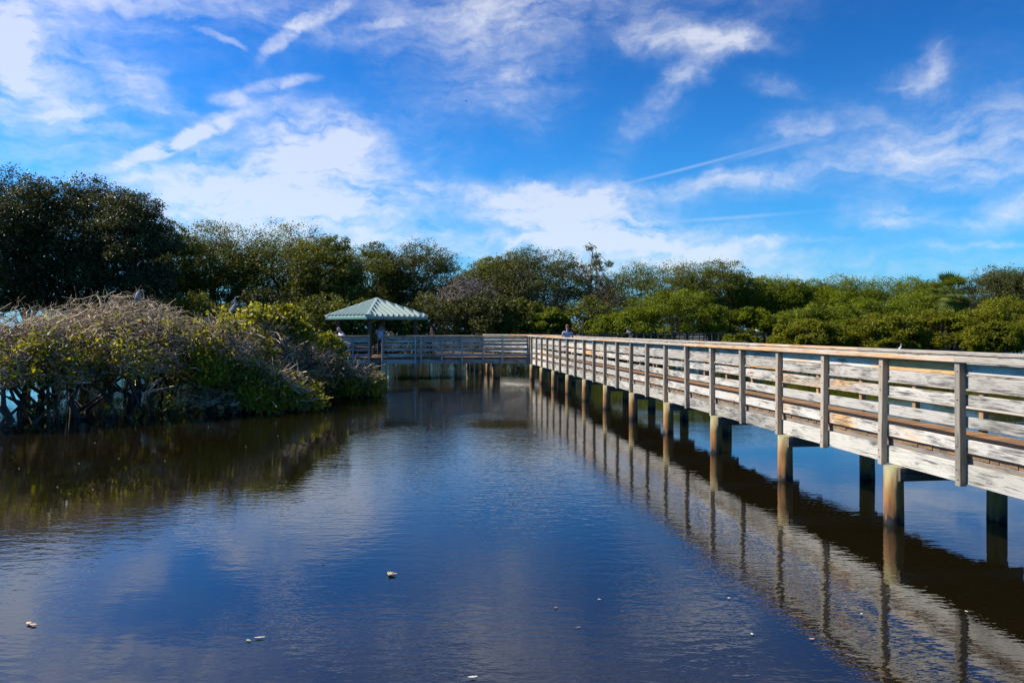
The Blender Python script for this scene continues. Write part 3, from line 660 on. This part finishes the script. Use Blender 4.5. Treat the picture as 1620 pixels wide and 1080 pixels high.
# ---- understory shrubs along the bank
GU = 'dark shrubs along the bank'
SHRUBS = [(320, 470, 60, 70, 'mid', 'dark shrub on the bank behind the standing heron'), (420, 466, 60, 73, 'dark', 'dark shrub on the bank behind the leafy end of the thicket'),
 (505, 470, 55, 74, 'mid', 'dark shrub just beside the eave of the green roof'), (570, 478, 50, 76, 'mid', 'shrub behind the shelter, seen under its roof'),
 (690, 476, 60, 80, 'grey', 'greyish shrub on the bank beside the shelter roof'), (760, 470, 55, 81, 'grey', 'thin grey shrub below the bare branched tree'),
 (820, 480, 50, 82, 'mid', 'dark shrub on the bank behind the boardwalk corner'), (930, 480, 55, 84, 'mid', 'dark shrub behind the walker in the cap'),
 (640, 488, 44, 78, 'mid', 'low shrub on the bank behind the shelter columns')]
for i, (px, top, half, Y, tone, lb) in enumerate(SHRUBS):
    tree('shrub', lb, px, top - 14, half, Y, tone, 300 + i, cat='shrub', low_frac=.0, lobes=18, clumps=60, per=10, leaf=.25, low=-.9, stems=3, group=GU, trunk_r=.015)
for i, (px, top, lb) in enumerate([(115, 478, 'low dark bush below the tallest dark tree'), (225, 455, 'low dark bush beneath the end of the tall dark clump')]):
    tree('shrub', lb, px, top, 66, 61, 'dark', 330 + i, cat='shrub', low_frac=.0, lobes=16, clumps=50, per=9, leaf=.22, low=-.9, stems=4, group=GU, trunk_r=.015)

# ---- low undergrowth that closes the foot of the bank
rng = np.random.default_rng(77); nu = 2600
ux = rng.uniform(-52, 26, nu); uy = np.array([shore_y(x) for x in ux]) + rng.uniform(-1.2, 2.6, nu); uz = rng.uniform(0, 1, nu) ** 1.3 * (1.3 + .8 * np.sin(ux * .9) * np.sin(ux * .37))
Cu = (np.stack([ux, uy, uz + .05], 1)[:, None] + rng.normal(size=(nu, 16, 3)) * np.array([.34, .34, .22])).reshape(-1, 3); Cu[:, 2] = np.maximum(Cu[:, 2], .03)
V, f = leaves_np(rng, Cu, .24, .5, .5); tag(obj('undergrowth', mesh_np('undergrowth', V, [f]), LM['dark']), 'dark tangled undergrowth along the foot of the far bank', 'undergrowth', kind='stuff')
# ---- mangroves
GM = 'mangroves in the water in front of the tree line'
MANG = [
 (872, 486, 32, 80, 'green', 'small bright round mangrove beside the walker in the cap'),
 (975, 500, 60, 81, 'green', 'low bright mangrove behind the person leaning on the far railing'),
 (1072, 457, 92, 84, 'green', 'largest domed bright green mangrove behind the far dark railing'),
 (1182, 486, 50, 88, 'green', 'small bright mangrove next to the large domed one'),
 (1172, 528, 38, 60, 'olive', 'little olive mangrove growing in front of the far dark railing'),
 (1243, 492, 55, 90, 'green', 'mangrove behind the end of the far dark railing'),
 (1300, 482, 70, 84, 'green', 'rounded mangrove under the low stretch of the tree line'),
 (1282, 508, 62, 74, 'olive', 'olive mangrove at the water beside the end of the far railing'),
 (1375, 474, 75, 90, 'green', 'mangrove on the upper tier below the rounded tree'),
 (1455, 462, 80, 94, 'green', 'tall mangrove below the fan palm'),
 (1400, 502, 75, 75, 'olive', 'yellowish mangrove at the water behind the small white egret'),
 (1490, 492, 70, 78, 'olive', 'yellowish mangrove at the water below the fan palm'),
 (1590, 474, 75, 84, 'olive', 'tall brownish olive mangrove beyond the boardwalk end of the view'),
 (1575, 510, 55, 73, 'olive', 'low mangrove with bare brown stems at its foot'),
 (1670, 490, 70, 76, 'olive', 'mangrove at the water cut off by the edge of the photo'),
 (1760, 480, 80, 78, 'olive', 'mangrove continuing the row past the photo edge'),
]
for i, (px, top, half, Y, tone, lb) in enumerate(MANG):
    tree('mangrove', lb, px, top, half, Y, tone, 400 + i, cat='mangrove', base_z=0.0, low_frac=-.05, lobes=26, clumps=130, per=13, leaf=.20, lobe_r=.30, fill=.10, low=-.6, stems=6, group=GM, trunk_r=.012, bark='stem', flat=.92, depth=.75, ragged=.16, twigs=120)

# ---------------------------------------------------------------- the thicket of twisted bushes standing in the water
def thicket(label, px, top, half, Y, seed, twigs, leaves_n, leafy=.3, zlow=.9, depth=.8, skirt=0, stems=14, leaf=.145, name='pond_bush', limp=.0):
    rng = np.random.default_rng(seed)
    twigs = int(twigs * .85); leaves = int(leaves_n * (2.3 if leafy > .3 else .75))
    base = W(px, HY, Y); base.z = 0
    rx = half / F * Y; ry = rx * depth; zt = EYE + (HY - top) / F * Y; zb = zlow
    t = empty(name, base, label=label, cat='bush', group='twisted bushes standing in the pond')
    def dome(n, lo=.72, hi=1.0, zmin=-.12, zmax=1.0):
        a = rng.uniform(0, 2 * np.pi, n); u = rng.uniform(zmin, zmax, n); s = np.sqrt(np.clip(1 - u * u, 0, 1)); k = rng.uniform(lo, hi, n)
        lump = 1 + 0.13 * np.sin(a * 3 + seed) * s + .11 * np.sin(a * 7 + seed * 2 + u * 4)
        k = k * lump
        return np.stack([np.cos(a) * s * rx * k, np.sin(a) * s * ry * k, zb + u * (zt - zb) * k * (.97)], 1), np.stack([np.cos(a) * s, np.sin(a) * s, u + .1], 1)
    parts = []
    # stems from the water
    foot = np.stack([rng.uniform(-.62, .62, stems) * rx, rng.uniform(-.6, .6, stems) * ry, np.full(stems, -.6)], 1)
    tgt, _ = dome(stems, .5, .8, .2); tgt[:, :2] = foot[:, :2] * 1.1 + tgt[:, :2] * .35
    sp = limb_paths(rng, foot, tgt, 7, .35); parts.append(tubes_np(sp, rng.uniform(.05, .11, stems), np.full(stems, .03), 7))
    nb = stems * 9
    src = sp[rng.integers(0, stems, nb), rng.integers(2, 7, nb)]; dst, _ = dome(nb, .6, .98)
    # join each limb to a near end
    d = np.linalg.norm(dst[:, None] - src[None], axis=2); j = np.argsort(d, axis=1)[np.arange(nb), rng.integers(0, 6, nb)]; src = src[j]
    lp = limb_paths(rng, src, dst, 7, .30); parts.append(tubes_np(lp, rng.uniform(.02, .042, nb), np.full(nb, .012), 5))
    V, f = join_np(parts); obj('stems', mesh_np('stems', V, f), M['stem'], t)
    # twig tangle
    p, o = dome(twigs, .72, 1.02, -.02)
    dirv = rng.normal(size=(twigs, 3)); dirv[:, 2] *= .40; dirv += o * .30; dirv[:, 2] += .08; dirv /= np.linalg.norm(dirv, axis=1, keepdims=True)
    ln = rng.uniform(.25, .85, twigs)[:, None, None]
    k = 5; tt = np.linspace(0, 1, k)[None, :, None]
    bend = rng.normal(size=(twigs, 1, 3)) * .24; wob = rng.normal(size=(twigs, k, 3)) * .045
    P = p[:, None] + (dirv[:, None] * tt + bend * tt * tt + wob) * ln - dirv[:, None] * ln * .5
    P[..., 2] = np.maximum(P[..., 2], .03)
    r0 = .005 + .022 * rng.uniform(0, 1, twigs) ** 2.2
    tw = [tubes_np(P, r0, r0 * .4, 3)]
    nl = 26 + twigs // 22; a0 = sp[rng.integers(0, stems, nl), rng.integers(3, 7, nl)]; a1, _ = dome(nl * 5, .85, 1.04)
    dd_ = np.linalg.norm(a1[None] - a0[:, None], axis=2); a1 = a1[np.argsort(dd_, axis=1)[np.arange(nl), rng.integers(0, max(3, nl // 2), nl)]]
    tw.append(tubes_np(limb_paths(rng, a0, a1, 8, .34), rng.uniform(.02, .05, nl), np.full(nl, .009), 5))
    V, f = join_np(tw); obj('branches', mesh_np('branches', V, f), M['twig'], t)
    # leaves in rosettes, thick in some places and missing in others
    nr = leaves // 6; p, o = dome(nr * 4, .84, 1.08, -.06, 1.0 if leafy > .3 else .72)
    w = p + np.array([base.x, base.y, 0])
    cl = np.sin(w[:, 0] * 1.7 + seed) * np.sin(w[:, 1] * 1.9) + np.sin(w[:, 2] * 2.6 + w[:, 0] * .8) * .8 + rng.normal(size=len(p)) * (.45 if leafy > .3 else 1.6)
    keep = np.argsort(-cl + rng.uniform(0, 2.4 * (1 - leafy) + .3, len(p)))[:nr]; p = p[keep]
    if skirt:
        a = rng.uniform(np.pi * 1.05, np.pi * 1.95, skirt); ps = np.stack([np.cos(a) * rx * rng.uniform(.6, 1, skirt), np.sin(a) * ry * rng.uniform(1.0, 1.3, skirt), rng.uniform(.15, .7, skirt)], 1)
        ps = ps[np.sin(ps[:, 0] * 2.3 + seed) > -.1]; p = np.concatenate([p, ps])
    C = (p[:, None] + rng.normal(size=(len(p), 6, 3)) * .075).reshape(-1, 3); C[:, 2] = np.maximum(C[:, 2], .05)
    V, f = leaves_np(rng, C, leaf, .6, .55); obj('foliage', mesh_np('foliage', V, [f]), LM['pond'], t)
    return t
thicket('bare grey tangled bush in the water cut off by the photo edge', -60, 512, 120, 21.0, 21, 1700, 2600, .2, 1.15)
thicket('low tangled bush with bleached branches under the tall dark trees', 55, 490, 105, 22.5, 22, 2300, 3200, .2, 1.2)
thicket('large bare bush of bleached twisted branches with the hunched heron on top', 190, 470, 140, 24.5, 23, 4200, 4200, .2, 1.35, skirt=70, stems=20)
thicket('half leafy tangled bush under the standing heron', 335, 502, 95, 25.5, 24, 2300, 6500, .4, 1.1, stems=14)
thicket('leafy yellow green bush between the standing heron and the shelter', 422, 494, 80, 28.0, 25, 1900, 9500, .7, .95)
thicket('low leafy bush trailing down to the water in front of the shelter', 488, 534, 62, 30.0, 26, 1300, 7500, .8, .6, stems=12)
thicket('smallest bright leafy bush at the tip of the thicket below the shelter railing', 557, 573, 46, 30.5, 28, 700, 4200, .85, .2, stems=7)
thicket('lowest drooping tangle of the thicket at the waterline', 400, 575, 95, 25.0, 27, 1500, 4200, .5, .22, depth=.5, stems=10)

# ---------------------------------------------------------------- people and birds
def skin(name, verts, edges, radii, mat, parent=None, levels=1, root=0):
    """one continuous body grown along a skeleton"""
    me = bpy.data.meshes.new(name); me.from_pydata([tuple(v) for v in verts], edges, []); me.update()
    o = bpy.data.objects.new(name, me); col.objects.link(o)
    md = o.modifiers.new('skin', 'SKIN'); md.use_smooth_shade = True
    sv_ = me.skin_vertices[0].data
    for i, r in enumerate(radii):
        sv_[i].radius = (r, r) if isinstance(r, (int, float)) else r
        sv_[i].use_root = (i == root)
    s = o.modifiers.new('sub', 'SUBSURF'); s.levels = levels; s.render_levels = levels
    dg = bpy.context.evaluated_depsgraph_get(); new = bpy.data.meshes.new_from_object(o.evaluated_get(dg))
    o.modifiers.clear(); o.data = new; bpy.data.meshes.remove(me); new.name = name
    new.materials.clear(); new.materials.append(mat)
    if parent is not None: o.parent = parent
    return o
M['skin'] = plain('skin', (.45, .25, .17), .55, 0, .08)
M['tan_skin'] = plain('tanned_skin', (.30, .15, .09), .55, 0, .08)
def cloth(name, c): return plain(name, c, .85, 0, .12, 14.0)
def blob(name, c, r, mat, parent, seg=12, rings=8, zmin=-1.0):
    b = MB(); vs = []; fs = []
    for i in range(rings + 1):
        th_ = math.pi * i / rings; z = max(math.cos(th_), zmin)
        for j in range(seg):
            a = 2 * math.pi * j / seg; vs.append((c[0] + r[0] * math.sin(th_) * math.cos(a), c[1] + r[1] * math.sin(th_) * math.sin(a), c[2] + r[2] * z))
    for i in range(rings):
        for j in range(seg): fs.append((i * seg + j, (i + 1) * seg + j, (i + 1) * seg + (j + 1) % seg, i * seg + (j + 1) % seg))
    return b.add(vs, fs).build(name, mat, parent, True)
def person(label, loc, face, H=1.72, lean=0.0, arms='down', shirt=(.7, .7, .75), pants=(.05, .06, .1), hair=(.2, .18, .16), cap=None, skinm='skin', crouch=0.0, stride=0.0, sleeve=.55):
    """facing +y before it is turned by `face`"""
    k = H / 1.75
    root = empty('person', loc, face, label=label, cat='person')
    hip = Vector((0, 0, .93 * k - crouch)); L3 = lambda z, y=0., x=0.: Vector((x, hip.y + (z * k) * math.sin(lean) + y, hip.z + (z * k) * math.cos(lean)))
    chest = L3(.33); neck = L3(.53); chin = L3(.60, .02); head = L3(.70, .025); crown = L3(.77, .01)
    V = [hip, L3(.16), chest, neck, chin, head, crown]; E = [(0, 1), (1, 2), (2, 3), (3, 4), (4, 5), (5, 6)]; Rr = [(.15 * k, .11 * k), (.135 * k, .10 * k), (.155 * k, .11 * k), .055 * k, .070 * k, (.082 * k, .10 * k), .06 * k]
    nose = L3(.665, .135); V += [nose]; E += [(5, 7)]; Rr += [.018]
    hands = {}
    for s in (-1, 1):
        sh = L3(.46, 0, s * .19 * k)
        if arms == 'binoculars': elb = L3(.28, .22, s * .27 * k); wr = L3(.62, .20, s * .075 * k)
        elif arms == 'rail': elb = L3(.22, .12, s * .26 * k); wr = Vector((s * .12 * k, elb.y + .24, max(1.15, elb.z - .02)))
        else: elb = L3(.20, -.03, s * .25 * k); wr = L3(-.02, .06, s * .25 * k)
        hd = (wr - elb).normalized(); pal = wr + hd * .07
        i0 = len(V); V += [sh, elb, wr, pal]; E += [(2, i0), (i0, i0 + 1), (i0 + 1, i0 + 2), (i0 + 2, i0 + 3)]; Rr += [.062 * k, .043 * k, .030 * k, (.040, .022)]
        sidev = Vector((1, 0, 0)); sidev = (sidev - hd * sidev.dot(hd)).normalized(); nv = hd.cross(sidev)
        for q, ln in enumerate((.062, .075, .07, .055)):
            b0 = pal + hd * .03 + sidev * (q - 1.5) * .02; j0 = len(V); V += [b0, b0 + hd * ln * .5 + nv * s * .012, b0 + hd * ln * .8 + nv * s * .04]; E += [(i0 + 3, j0), (j0, j0 + 1), (j0 + 1, j0 + 2)]; Rr += [.009, .0085, .008]
        j0 = len(V); tb = pal - sidev * s * .035; V += [tb, tb + hd * .045 - sidev * s * .012 + nv * s * .02]; E += [(i0 + 3, j0), (j0, j0 + 1)]; Rr += [.011, .009]
        hands[s] = pal
    for s in (-1, 1):
        st = stride * s
        hp = Vector((s * .10 * k, 0, hip.z - .06)); kn = Vector((s * .11 * k, .06 * (crouch > 0) + st * .45 + .03, .50 * k - crouch * .4)); an = Vector((s * .11 * k, st - .02, .09)); to = Vector((s * .125 * k, st + .15, .035))
        i0 = len(V); V += [hp, kn, an, to]; E += [(0, i0), (i0, i0 + 1), (i0 + 1, i0 + 2), (i0 + 2, i0 + 3)]; Rr += [.088 * k, .058 * k, .04 * k, (.045, .03)]
    body = skin('body', V, E, Rr, M[skinm], root)
    # clothes follow the same skeleton, a little fuller
    sm_ = cloth('shirt_cloth', shirt); pm_ = cloth('trouser_cloth', pants); gr = .018
    Vs = [L3(-.03), L3(.16), chest, L3(.50)]; Es = [(0, 1), (1, 2), (2, 3)]; Rs = [(.165 * k, .125 * k), (.155 * k, .12 * k), (.175 * k, .128 * k), .075 * k]
    iarm = 8
    for s in (-1, 1):
        base_i = [i for i, v in enumerate(V) if False]
    arm0 = 8; armlen = 4 + 12 + 2
    for q in (0, 1):
        a0 = arm0 + q * armlen; sh, elb = V[a0], V[a0 + 1]; i0 = len(Vs)
        Vs += [sh, sh.lerp(elb, sleeve)]; Es += [(2, i0), (i0, i0 + 1)]; Rs += [.078 * k, .066 * k]
    skin('shirt', Vs, Es, Rs, sm_, root)
    Vp = [hip + Vector((0, 0, .06)), hip + Vector((0, 0, -.03))]; Ep = [(0, 1)]; Rp = [(.155 * k, .118 * k), (.16 * k, .122 * k)]
    l0 = arm0 + 2 * armlen
    for q in (0, 1):
        hp, kn, an = V[l0 + q * 4], V[l0 + q * 4 + 1], V[l0 + q * 4 + 2]; i0 = len(Vp); Vp += [hp, kn, an + Vector((0, 0, .03))]; Ep += [(1, i0), (i0, i0 + 1), (i0 + 1, i0 + 2)]; Rp += [.10 * k, .075 * k, .06 * k]
    skin('trousers', Vp, Ep, Rp, pm_, root)
    hm = cloth('hair_colour', cap or hair)
    up = (crown - head).normalized()
    hc = head + up * .028 - Vector((0, .012, 0))
    blob('cap' if cap else 'hair', hc, (.092 * k, .112 * k, .098 * k), hm, root, zmin=-.15)
    if cap: MB().tube([hc + Vector((0, .08, .015)), hc + Vector((0, .19, -.005))], [.07, .05], 10).build('cap_brim', hm, root)
    return root, V, hands

# a walker on the sunlit boardwalk, seen from behind
q = Pm(36.4, .95)
person('person in a grey blue T-shirt and reddish cap walking on the sunlit boardwalk', (q.x, q.y, DK), .14, 1.70, 0, 'down', (.26, .33, .48), (.05, .055, .08), cap=(.22, .06, .045), skinm='tan_skin', stride=.16)
q = C0 + cd * sx_(601) + cn * .45
r_, V_, h_ = person('person in a pale blue shirt raising binoculars under the shelter roof', (q.x, q.y, DK), math.pi + .35, 1.76, .02, 'binoculars', (.52, .58, .74), (.03, .035, .05), hair=(.06, .045, .04), skinm='tan_skin')
bq = empty('binoculars', (q.x, q.y, DK), math.pi + .35, label='black binoculars held to the eyes of the person under the shelter roof', cat='binoculars')
eye = V_[5]; bmat = plain('black_rubber', (.02, .02, .022), .5)
for s in (-1, 1):
    MB().tube([eye + Vector((s * .035, .10, .005)), eye + Vector((s * .038, .17, 0)), eye + Vector((s * .045, .24, 0))], [.02, .024, .032], 12).build('barrel', bmat, bq, True)
MB().box(eye.x - .03, eye.x + .03, eye.y + .13, eye.y + .19, eye.z - .012, eye.z + .014).build('bridge', bmat, bq)
q = C0 + cd * sx_(544) + cn * .50
person('grey haired person in a white shirt leaning on the shelter railing', (q.x, q.y, DK), math.pi - .9, 1.66, .52, 'rail', (.78, .78, .82), (.12, .12, .15), hair=(.30, .29, .30), sleeve=.7)
q = C0 + cd * sx_(679) + cn * 1.5
person('person with bare tanned arms leaning forward beside the shelter column', (q.x, q.y, DK), math.pi + .5, 1.62, .50, 'rail', (.07, .05, .05), (.04, .04, .05), hair=(.10, .06, .04), skinm='tan_skin', sleeve=.15)
fs = (W(990, 520, 69.3).x - FA.x) / fd.x; q = fpt(fs) + Vector((fd.y, -fd.x)) * -.55 * -1
person('person in a faded teal shirt bent over the distant dark railing', (q.x, q.y, DK), math.pi * .65, 1.80, .62, 'rail', (.16, .26, .29), (.10, .12, .14), hair=(.13, .15, .15))

# ---- herons
hb_ = plain('heron_plumage', (.23, .24, .28), .8, 0, .3, 30.0); hw_ = plain('heron_pale_neck', (.42, .38, .36), .8, 0, .2, 30.0); bk_ = plain('heron_bill', (.35, .25, .09), .5)
def heron(label, p, face, s, pose):
    t = empty('heron', p, face, label=label, cat='heron', group='herons on the thicket')
    if pose == 'alert':   # upright, long S-shaped neck, bill level
        V = [(0, 0, .44), (-.10, 0, .34), (-.20, 0, .20), (.07, 0, .56), (.12, 0, .66), (.10, 0, .76), (.075, 0, .86), (.10, 0, .94), (.15, 0, .965)]
        Rr = [(.115, .10), (.095, .085), (.03, .035), .085, .048, .034, .031, .033, .036]; bill = ((.16, 0, .963), (.27, 0, .985), (.38, 0, 1.0)); lz = .36
    else:                 # hunched, head drawn down on the shoulders
        V = [(0, 0, .40), (-.05, 0, .28), (-.10, 0, .10), (.02, 0, .54), (.045, 0, .62), (.06, 0, .67), (.10, 0, .69)]
        Rr = [(.15, .13), (.12, .10), (.035, .04), .115, .075, .052, .04]; bill = ((.12, 0, .688), (.22, 0, .66), (.32, 0, .63)); lz = .30
    V = [Vector(v) * s for v in V]; Rr = [(r * s if isinstance(r, float) else (r[0] * s, r[1] * s)) for r in Rr]
    E = [(0, 1), (1, 2), (0, 3)] + [(i, i + 1) for i in range(3, len(V) - 1)]
    skin('body', V, E, Rr, hb_, t, 2)
    MB().tube([Vector(x) * s for x in bill], [.022 * s, .014 * s, .003 * s], 8).build('bill', bk_, t, True)
    for sd_ in (-1, 1):
        MB().tube([(-.02 * s, sd_ * .04 * s, lz * s), (-.05 * s, sd_ * .04 * s, lz * .4 * s), (-.01 * s, sd_ * .04 * s, -.12 * s)], [.016 * s, .010 * s, .009 * s], 6).build('leg', bk_, t)
        # folded wing
        Vw = [Vector((.06, sd_ * .085, .50)) * s, Vector((-.04, sd_ * .105, .38)) * s, Vector((-.17, sd_ * .06, .20)) * s]
        skin('wing', Vw, [(0, 1), (1, 2)], [(.05 * s, .03 * s), (.075 * s, .03 * s), (.02 * s, .015 * s)], hb_, t, 1)
    return t
q = W(369, 503, 26.0); heron('grey heron standing tall with its long neck up on top of the leafy thicket', q, R(8), .72, 'alert')
q = W(219, 483, 24.3); heron('hunched grey heron perched among bare branches at the thicket top', q, R(20), .68, 'hunched')
# ---- small white egret behind the handrail
wp_ = plain('white_feathers', (.80, .80, .78), .7, 0, .05)
q = W(1424, 556, 62.0); eg = empty('egret', q, R(20), label='small white egret with a bent neck in front of the far mangroves', cat='egret')
z0 = 0
Vb = [Vector(v) * .8 for v in ((0, 0, .35), (-.14, 0, .27), (-.26, 0, .2), (.10, 0, .45), (.13, 0, .56), (.08, 0, .66), (.15, 0, .73), (.22, 0, .72))]
skin('body', Vb, [(0, 1), (1, 2), (0, 3), (3, 4), (4, 5), (5, 6), (6, 7)], [(.08, .07), .055, .016, .045, .026, .022, .026, .024], wp_, eg, 2)
MB().tube([(.185, 0, .575), (.33, 0, .56)], [.016, .004], 6).build('bill', bk_, eg)
for sd_ in (-1, 1): MB().tube([(0, sd_ * .03, .24), (-.02, sd_ * .03, .1), (0, sd_ * .04, -.8)], [.012, .012, .012], 6).build('leg', bmat, eg)
# ---- white gull on the far railing and a pale sign plate hung on it
gs = (W(1197, 525, 77.9).x - FA.x) / fd.x; q = fpt(gs)
gl = empty('gull', (q.x, q.y, 2.266), R(160), label='white gull perched on the end of the distant dark railing', cat='gull')
skin('body', [Vector(v) for v in ((0, 0, .16), (-.14, 0, .13), (-.27, 0, .10), (.10, 0, .22), (.14, 0, .30))], [(0, 1), (1, 2), (0, 3), (3, 4)], [.095, .07, .02, .07, .06], wp_, gl, 2)
MB().tube([(.19, 0, .30), (.27, 0, .285)], [.014, .004], 6).build('bill', bk_, gl)
for sd_ in (-1, 1): MB().tube([(0, sd_ * .03, .08), (0, sd_ * .03, 0)], [.009, .009], 5).build('leg', bk_, gl)
gs = (W(1205, 531, 77.6).x - FA.x) / fd.x; q = fpt(gs); sg = empty('sign', (q.x, q.y - .12, 1.9), math.atan2(fd.y, fd.x), label='small white plate fixed to the end of the distant dark railing', cat='sign')
MB().box(-.26, .26, -.012, .012, -.16, .16).build('plate', plain('white_paint', (.78, .78, .8), .5, 0, .05), sg)
MB().box(-.30, .30, .014, .034, -.20, .20).build('backing_board', M['far_rail'], sg)
# ---- a bird far up in the sky
q = W(737, 160, 160.0); fb = empty('flying_bird', q, R(60), label='tiny dark bird flying high in the blue sky', cat='bird')
skin('body', [Vector(v) for v in ((0, 0, 0), (.25, 0, .02), (-.25, 0, 0))], [(0, 1), (0, 2)], [.10, .06, .03], bmat, fb, 2)
for sd_ in (-1, 1): skin('wing', [Vector(v) for v in ((0, 0, .03), (.05, sd_ * .3, .12), (-.12, sd_ * .62, .02))], [(0, 1), (1, 2)], [(.09, .02), (.08, .018), (.02, .01)], bmat, fb, 1)

# ---------------------------------------------------------------- leaves and bits floating on the water
def floater(label, px, py, size, c, seed, n=1, elong=2.0, curl=.25, ang=None):
    rr = random.Random(seed); Y = EYE * F / (py - HY); p = W(px, py, Y)
    t = empty('floating_leaf', (p.x, p.y, .004), rr.uniform(0, 3) if ang is None else ang, label=label, cat='leaf', group='leaves floating on the pond')
    mat = plain('floating_leaf_colour', c, .55, 0, .3, 30.0)
    for k in range(n):
        b = MB(); m_ = 6; ox, oy = (rr.uniform(-.5, .5) * size * (n > 1) for _ in range(2)); a0 = rr.uniform(0, 6.28) * (n > 1); vs = []
        for i in range(m_ + 1):
            u = i / m_ * 2 - 1; w = size / elong * (1 - u * u) * .5
            for v in (-1, 0, 1):
                x = u * size * .5; y = v * w; z = .003 + curl * size * (u * u * .35 + v * v * .25 * (1 - u * u))
                vs.append((ox + x * math.cos(a0) - y * math.sin(a0), oy + x * math.sin(a0) + y * math.cos(a0), z))
        fs = [(i * 3 + j, i * 3 + j + 1, (i + 1) * 3 + j + 1, (i + 1) * 3 + j) for i in range(m_) for j in range(2)]
        o = b.add(vs, fs).build('blade', mat, t, True); md = o.modifiers.new('thick', 'SOLIDIFY'); md.thickness = .002
    return t
FL = [
 ('curled tan leaf cluster floating alone in the middle of the pond', 624, 909, .10, (.50, .40, .22), 4, 1.7, .5),
 ('small dark red leaf floating near the tan leaf cluster', 511, 892, .04, (.14, .04, .025), 1, 1.6, .4),
 ('pale orange leaf floating near the shadowed corner of the pond beside the photo edge', 50, 988, .075, (.62, .42, .25), 2, 1.8, .4),
 ('long cream leaf floating end to end with a shorter greenish one', 410, 1010, .10, (.62, .62, .42), 1, 4.5, .25),
 ('short greenish leaf floating end to end with a long cream one', 393, 1014, .055, (.45, .52, .26), 1, 2.5, .3),
 ('small rusty speck of leaf on the open blue water', 879, 962, .04, (.40, .18, .10), 1, 1.6, .3),
 ('small pale yellow leaf speck on the open blue water', 948, 949, .035, (.62, .60, .36), 1, 1.8, .3),
 ('cream leaf at the bottom edge of the photo', 747, 1073, .085, (.68, .66, .56), 1, 3.2, .35),
 ('tiny pale leaf speck in the dark reflection of the boardwalk', 1529, 968, .04, (.6, .6, .42), 1, 1.8, .3),
 ('tiny pale leaf speck just outside the mirrored handrail', 1153, 947, .04, (.62, .62, .46), 1, 1.8, .3),
 ('tiny cream leaf speck among the mirrored posts', 1363, 972, .04, (.6, .56, .4), 1, 1.8, .3),
 ('tiny yellowish leaf speck in rippled water below the mirrored posts', 1190, 1004, .045, (.62, .6, .38), 1, 1.8, .3),
 ('pinkish leaf sliver in rippled water below the mirrored posts', 1284, 1012, .06, (.6, .42, .32), 1, 3.0, .3),
 ('thin curved white sliver floating on blue water', 915, 993, .05, (.55, .55, .55), 1, 7.0, .2),
]
for i, (px, py) in enumerate([(150, 701), (224, 696), (261, 730), (91, 771), (147, 775), (516, 661), (125, 734), (188, 726), (389, 707), (30, 742), (330, 676), (440, 690)]):
    floater('tiny pale speck of leaf floating in the dark olive mirror image of the thicket', px, py, .035, (.6, .58, .42), 90 + i, 1, 1.5, .3)
for i, (lb, px, py, sz, c, n, e, cu) in enumerate(FL): floater(lb, px, py, sz, c, 50 + i, n, e, cu, .2 if e > 2.9 else None)
# keep every part where it was built although its thing's Empty stands at the thing's base
bpy.context.view_layer.update()
for e in (bw, cw, fw):
    for ch in e.children: ch.matrix_parent_inverse = Matrix.Translation(e.location).inverted()
